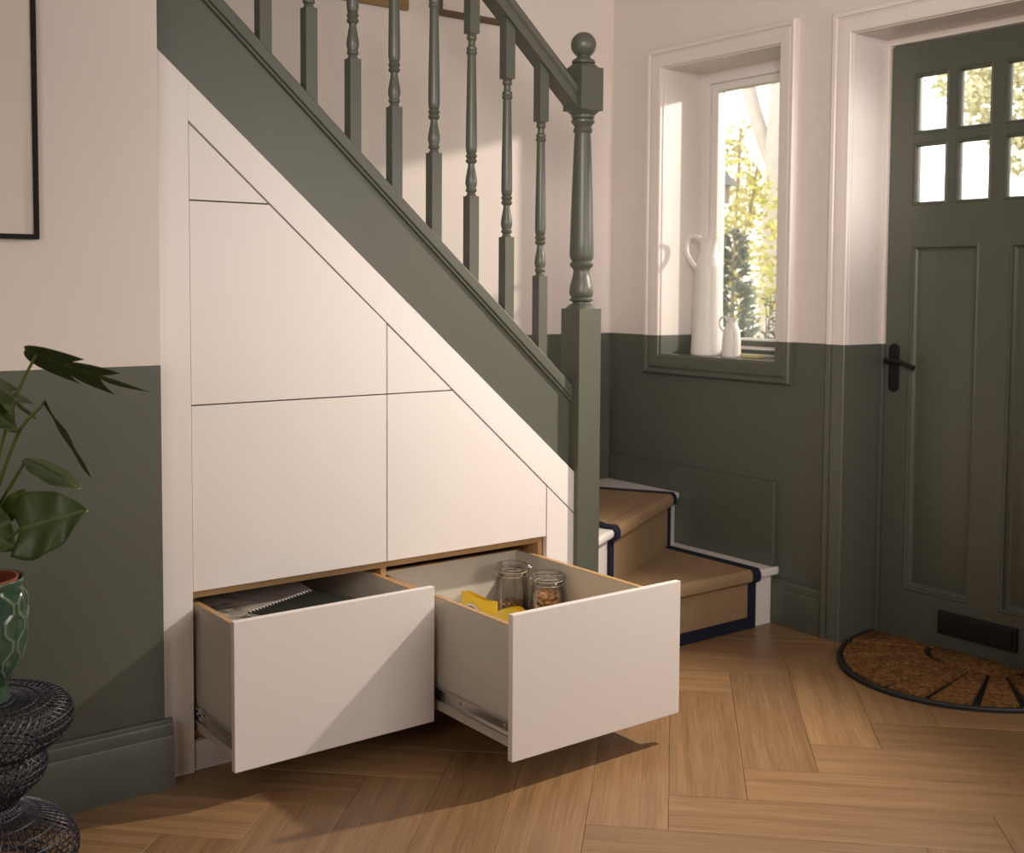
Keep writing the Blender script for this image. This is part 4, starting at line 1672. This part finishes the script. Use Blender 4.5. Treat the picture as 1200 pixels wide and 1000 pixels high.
def leaf(base, tip, width, up, droop=0.0, fold=0.15, split=False, mat='leaf', curl=0.0, name='leaf', shape='heart'):
    """heart-shaped blade from base (petiole joint) to tip; up = rough upper-face normal"""
    base, tip, up = Vector(base), Vector(tip), Vector(up)
    ax = tip - base
    L = ax.length
    ax.normalize()
    side = ax.cross(up).normalized()
    nrm = side.cross(ax).normalized()
    bm = BM()
    uvl = bm.loops.layers.uv.new('UVMap')
    nu, nv = 26, 9
    grid = {}
    for i in range(nu + 1):
        u = i / nu
        # half width along the blade; lobes reach behind the joint
        if shape == 'heart':
            w = width * 0.5 * (math.sin(PI * min(1, (u * 0.86 + 0.14)) ** 0.72) ** 0.80) * 1.05
        else:
            w = width * 0.5 * math.sin(PI * (u * 0.94 + 0.05)) ** 0.75
        for j in range(-nv, nv + 1):
            v = j / nv
            back = 0.16 * L * (abs(v) ** 1.3) * (1 - u) ** 2 if shape == 'heart' else 0.0
            ww = w * v
            p = base + ax * (u * L - back) + side * ww
            p += nrm * (-droop * L * u * u + fold * abs(ww) - 1.6 * fold * ww * ww / max(width, 1e-6) * 1.2 + curl * L * math.sin(u * PI * 2.0) * 0.06)
            p += nrm * (0.006 if shape == 'heart' else 0.0015) * math.sin(u * 15 + 2 * v) * abs(v)
            vert = bm.verts.new(p)
            grid[(i, j)] = (vert, u, v * w / L)
    for i in range(nu):
        for j in range(-nv, nv):
            q = [grid[(i, j)], grid[(i + 1, j)], grid[(i + 1, j + 1)], grid[(i, j + 1)]]
            f = bm.faces.new([k[0] for k in q])
            for lp_, k in zip(f.loops, q):
                lp_[uvl].uv = (k[1], k[2])
    loose = [v for v in bm.verts if not v.link_faces]
    bmesh.ops.delete(bm, geom=loose, context='VERTS')
    o = obj(name, bm, MAT[mat], plant, smooth=60, recalc=True)
    md = o.modifiers.new('thickness', 'SOLIDIFY')
    md.thickness = 0.0010
    return o


def split_leaf(base, tip, width, up, droop=0.0, fold=0.1, nl=4, mat='leaf'):
    """deeply cut blade: each side is a row of forward pointing lobes that share the midrib"""
    base, tip, up = Vector(base), Vector(tip), Vector(up)
    ax = tip - base
    L = ax.length
    ax.normalize()
    side = ax.cross(up).normalized()
    nrm = side.cross(ax).normalized()
    bm = BM()
    uvl = bm.loops.layers.uv.new('UVMap')

    def S(u, w):
        aw = abs(w)
        return base + ax * (u * L) + side * w + nrm * (-droop * L * u * u + fold * aw - 1.5 * fold * aw * aw / width)
    ed = [-0.04, 0.20, 0.44, 0.68, 1.0] if nl == 4 else [-0.04, 0.28, 0.58, 1.0]
    for sg in (-1, 1):
        for k in range(len(ed) - 1):
            u0, u1 = ed[k], ed[k + 1]
            um = 0.5 * (u0 + u1)
            hw = width * 0.5 * (1.0 - 0.55 * max(0, um) ** 2)
            last = k == len(ed) - 2
            tipu = (u1 + 0.16) if not last else 1.0
            tipw = hw if not last else 0.0
            N, K = 12, 6
            G_ = []
            for i in range(N + 1):
                t = i / N
                row = []
                for j in range(K + 1):
                    q = j / K
                    # rear edge bulges backwards, front edge stays straighter
                    cu0, cu1 = u0 + (tipu - u0) * t ** 1.6 - 0.06 * math.sin(PI * t) * (1 if k == 0 else 0.3), u1 + (tipu - u1) * t ** 1.3
                    cw0 = tipw * math.sin(t * PI / 2) ** 0.9 + (0.30 * hw * math.sin(PI * t) if last else 0)
                    cw1 = tipw * t
                    row.append((cu0 + (cu1 - cu0) * q, (cw0 + (cw1 - cw0) * q) * sg))
                G_.append([(bm.verts.new(S(a, b)), a, b / L) for a, b in row])
            for i in range(N):
                for j in range(K):
                    q4 = [G_[i][j], G_[i + 1][j], G_[i + 1][j + 1], G_[i][j + 1]]
                    f = bm.faces.new([x_[0] for x_ in q4])
                    for lp_, x_ in zip(f.loops, q4):
                        lp_[uvl].uv = (x_[1], x_[2])
    bmesh.ops.remove_doubles(bm, verts=bm.verts[:], dist=0.0002)
    o = obj('leaf', bm, MAT[mat], plant, smooth=60)
    md = o.modifiers.new('thickness', 'SOLIDIFY')
    md.thickness = 0.0010
    return o


def petiole(pts, r0=0.0045, r1=0.003):
    bm = BM()
    P = smooth_path(pts, 8)
    tube(bm, P, [r0 + (r1 - r0) * i / (len(P) - 1) for i in range(len(P))], 8)
    obj('petiole', bm, MAT['petiole'], plant, smooth=60)


root = (AX, AY, PZ + 0.236)
toc = (-0.60, -0.76, 0.25)      # towards the viewer side of the room
# top split leaf drooping to the right
split_leaf((-0.385, -0.325, 1.086), (-0.180, -0.415, 0.992), 0.16, (0.30, 0.30, 0.90), -0.04, -0.18, 3)
petiole([root, (-0.455, -0.27, 0.75), (-0.435, -0.285, 0.88), (-0.405, -0.305, 1.0), (-0.375, -0.330, 1.078)])
# narrow drooping leaf seen edge on
leaf((-0.371, -0.380, 0.992), (-0.297, -0.410, 0.828), 0.085, (0.90, -0.10, 0.42), -0.05, -0.35, False, shape='long')
petiole([root, (-0.462, -0.285, 0.72), (-0.446, -0.315, 0.82), (-0.415, -0.355, 0.93), (-0.385, -0.378, 0.975), (-0.371, -0.380, 0.992)])
# slim mid leaf
leaf((-0.406, -0.344, 0.872), (-0.313, -0.405, 0.815), 0.080, (0.15, -0.35, 0.9), 0.03, 0.10, False, shape='long')
petiole([root, (-0.462, -0.272, 0.69), (-0.445, -0.300, 0.77), (-0.420, -0.335, 0.835), (-0.404, -0.346, 0.868)])
# broad heart leaf facing the room
leaf((-0.438, -0.435, 0.752), (-0.338, -0.512, 0.792), 0.128, (-0.50, -0.66, 0.42), 0.06, 0.10, False)
petiole([root, (-0.478, -0.320, 0.665), (-0.465, -0.390, 0.712), (-0.438, -0.435, 0.752)])
# leaves at the left edge
split_leaf((-0.465, -0.310, 1.035), (-0.378, -0.364, 0.962), 0.115, (0.0, -0.15, 1.0), 0.10, -0.25, 3)
petiole([root, (-0.480, -0.265, 0.76), (-0.488, -0.280, 0.92), (-0.465, -0.310, 1.035)])
leaf((-0.50, -0.34, 1.00), (-0.425, -0.395, 0.945), 0.10, (-0.2, -0.35, 0.9), 0.12, -0.2, False)
petiole([root, (-0.492, -0.285, 0.76), (-0.505, -0.310, 0.90), (-0.50, -0.34, 1.00)])
leaf((-0.520, -0.375, 0.775), (-0.445, -0.43, 0.715), 0.10, (-0.45, -0.60, 0.55), 0.08, 0.05, False)
petiole([root, (-0.50, -0.31, 0.68), (-0.52, -0.350, 0.74), (-0.520, -0.375, 0.775)])
leaf((-0.452, -0.33, 0.745), (-0.405, -0.36, 0.815), 0.042, (-0.4, -0.7, 0.3), -0.05, 0.2, False, mat='leaf_young', shape='long')
petiole([root, (-0.462, -0.300, 0.68), (-0.452, -0.33, 0.745)], 0.003, 0.002)
split_leaf((-0.56, -0.22, 0.95), (-0.66, -0.20, 0.86), 0.17, (-0.3, 0.1, 0.9), 0.10, -0.15)
petiole([root, (-0.50, -0.25, 0.75), (-0.56, -0.22, 0.95)])
split_leaf((-0.53, -0.33, 0.85), (-0.62, -0.43, 0.78), 0.16, (-0.3, -0.4, 0.9), 0.10, -0.15)
petiole([root, (-0.49, -0.285, 0.70), (-0.53, -0.33, 0.85)])

# ------------------------------------------------------------------ garden beyond the glass
bm = BM()
box(bm, 2.62, 30, -14, 22, -0.30, -0.12)
tag(obj('lawn', bm, MAT['lawn']), 'sunlit pale lawn outside the window', 'lawn', kind='structure')


def scatter_leaves(bm, c, rad, n, size, rnd, shell=0.35, flat=0.6):
    for k in range(n):
        a = rnd.uniform(0, 2 * PI)
        cz_ = rnd.uniform(-1, 1)
        rr = (shell + (1 - shell) * rnd.random()) ** 0.5
        s = math.sqrt(max(0, 1 - cz_ * cz_))
        p = Vector((c[0] + rad[0] * rr * s * math.cos(a), c[1] + rad[1] * rr * s * math.sin(a), c[2] + rad[2] * rr * cz_))
        d = Vector((rnd.uniform(-1, 1), rnd.uniform(-1, 1), rnd.uniform(-1, 0.6))).normalized()
        e = d.orthogonal().normalized()
        e = (e * math.cos(k) + d.cross(e) * math.sin(k))
        L = size * rnd.uniform(0.6, 1.3)
        w = L * flat * 0.5
        mid = p + d * L * 0.5 + d.cross(e) * L * 0.08
        v = [bm.verts.new(q) for q in (p, mid + e * w, p + d * L, mid - e * w)]
        bm.faces.new(v)


def tree(name, label, cat, base, tpts, tr, blobs, nleaf, size, matl, seed, mattr='trunk', flat=0.6, group=None):
    rnd = random.Random(seed)
    o = thing(name, label, cat, base, group)
    bm = BM()
    for pts, r in zip(tpts, tr):
        P = smooth_path(pts, 6)
        tube(bm, P, [r[0] + (r[1] - r[0]) * i / (len(P) - 1) for i in range(len(P))], 10)
    obj('trunk', bm, MAT[mattr], o, smooth=60)
    if blobs:
        bm = BM()
        tot = sum(b[1][0] * b[1][1] * b[1][2] for b in blobs)
        for c, rad in blobs:
            scatter_leaves(bm, c, rad, int(nleaf * rad[0] * rad[1] * rad[2] / tot) + 40, size, rnd, flat=flat)
        f = obj('foliage', bm, MAT[matl], o)
        f['kind'] = 'stuff'
    return o


tree('garden_tree', 'broad pale tree trunk seen hazily through the window', 'tree', (6.5, 3.58, -0.12),
     [[(6.5, 3.56, -0.15), (6.5, 3.58, 1.0), (6.5, 3.55, 2.2), (6.5, 3.45, 3.6)], [(6.5, 3.58, 2.1), (6.45, 3.75, 2.5), (6.45, 3.90, 2.95), (6.4, 3.95, 3.6)]],
     [(0.17, 0.14), (0.07, 0.05)], [((6.6, 3.6, 4.3), (1.3, 1.3, 0.6))], 1500, 0.11, 'pale_leaf', 3)
tree('yellow_shrub', 'loose tree with bright yellow leaves seen behind the tall jug', 'tree', (5.6, 3.25, -0.12),
     [[(5.6, 3.25, -0.15), (5.6, 3.25, 1.2), (5.62, 3.22, 2.4)], [(5.6, 3.25, 1.3), (5.55, 3.05, 1.8), (5.5, 2.95, 2.1)]], [(0.02, 0.012), (0.014, 0.008)],
     [((5.6, 3.40, 1.95), (0.35, 0.34, 0.40)), ((5.55, 3.02, 1.75), (0.25, 0.22, 0.34)), ((5.6, 3.15, 1.25), (0.4, 0.30, 0.30)), ((5.6, 3.3, 2.35), (0.16, 0.14, 0.12))], 2300, 0.055, 'yellow_leaf', 4, 'birdwood')


def conifer(name, label, base, h, rad, seed, matl='conifer'):
    rnd = random.Random(seed)
    o = thing(name, label, 'shrub', base)
    bm = BM()
    tube(bm, [base, (base[0], base[1], base[2] + h * 0.95)], [0.03, 0.006], 8)
    obj('trunk', bm, MAT['birdwood'], o, smooth=60)
    bm = BM()
    for k in range(330):
        z = base[2] + h * (0.12 + 0.88 * rnd.random())
        a = rnd.uniform(0, 2 * PI)
        zn = (z - base[2]) / h
        rr = rad * (1.0 - 0.75 * max(0, zn - 0.35) / 0.65) * rnd.uniform(0.7, 1.05)
        d = Vector((math.cos(a), math.sin(a), rnd.uniform(0.2, 0.6))).normalized()
        s = Vector((base[0], base[1], z))
        e = s + d * rr
        # needles along the outer part of the sprig
        for q in range(22):
            t = 0.35 + 0.65 * q / 21
            p = s.lerp(e, t)
            nd = (d + Vector((rnd.uniform(-1, 1), rnd.uniform(-1, 1), rnd.uniform(-0.7, 1))) * 0.9).normalized()
            sd = nd.orthogonal().normalized() * 0.0075
            v = [bm.verts.new(x_) for x_ in (p - sd, p + sd, p + nd * 0.05)]
            bm.faces.new(v)
    f = obj('foliage', bm, MAT[matl], o)
    f['kind'] = 'stuff'
    return o


conifer('conifer_shrub', 'bushy blue green conifer seen through the window behind the jugs', (4.2, 1.985, -0.12), 1.66, 0.27, 8)

sprig = thing('window_box_plant', 'small dark leafy plant in a trough just outside the window', 'plant', (2.95, 0.64, 0.80))
bm = BM()
rnd = random.Random(12)
sp_bm = BM()
for k in range(16):
    x, y = 2.95 + rnd.uniform(-0.05, 0.05), 0.66 + rnd.uniform(-0.12, 0.12)
    top = Vector((x + rnd.uniform(-0.06, 0.06), y + rnd.uniform(-0.07, 0.05), 1.09 + rnd.uniform(-0.02, 0.12) - 0.35 * max(0, y - 0.66)))
    bot = Vector((x, y, 0.90))
    tube(sp_bm, [bot, bot.lerp(top, 0.5) + Vector((rnd.uniform(-.01, .01), rnd.uniform(-.01, .01), 0)), top], 0.0018, 5)
    for q in range(13):
        p = bot.lerp(top, 0.3 + 0.7 * q / 12)
        d = Vector((rnd.uniform(-1, 1), rnd.uniform(-1, 1), rnd.uniform(0.0, 0.9))).normalized()
        e = d.orthogonal().normalized() * 0.006
        m = p + d * 0.016
        v = [bm.verts.new(q_) for q_ in (p, m + e, p + d * 0.032, m - e)]
        bm.faces.new(v)
obj('stem', sp_bm, MAT['dark_leaf'], sprig)
f = obj('foliage', bm, MAT['dark_leaf'], sprig)
f['kind'] = 'stuff'
bm = BM()
box(bm, 2.87, 3.03, 0.30, 0.98, 0.80, 0.90)
obj('trough', bm, MAT['slate'], sprig, bevel=0.006)
bm = BM()
box(bm, 2.87, 3.03, 0.33, 0.36, -0.12, 0.80)
box(bm, 2.87, 3.03, 0.92, 0.95, -0.12, 0.80)
obj('trough_stand', bm, MAT['slate'], sprig)

bh = thing('bird_table', 'small grey roofed bird house on a post among the yellow leaves', 'bird house', (5.0, 2.94, -0.12))
bm = BM()
box(bm, 4.97, 5.03, 2.91, 2.97, -0.15, 1.80)
obj('post', bm, MAT['birdwood'], bh)
bm = BM()
box(bm, 4.90, 5.10, 2.84, 3.04, 1.80, 1.93)
obj('house', bm, MAT['birdwood'], bh, bevel=0.003)
bm = BM()
prism(bm, [(2.80, 1.925), (3.08, 1.925), (2.94, 2.06)], 'x', 4.86, 5.14)
obj('roof', bm, MAT['slate'], bh)

tree('garden_tree', 'leafy pale tree beyond the glass panes of the door', 'tree', (7.2, 1.75, -0.12),
     [[(7.2, 1.75, -0.15), (7.2, 1.7, 1.2), (7.2, 1.75, 2.6)], [(7.2, 1.72, 1.5), (7.15, 1.5, 2.2), (7.1, 1.35, 2.8)]], [(0.09, 0.05), (0.05, 0.02)],
     [((7.2, 2.30, 2.80), (0.5, 0.26, 0.22)), ((7.2, 1.95, 2.62), (0.5, 0.34, 0.34)), ((7.2, 1.55, 2.55), (0.5, 0.30, 0.32)), ((7.1, 1.85, 2.20), (0.3, 0.22, 0.16)), ((7.1, 1.45, 2.05), (0.3, 0.22, 0.18))], 3200, 0.06, 'pale_leaf', 21, flat=0.7)
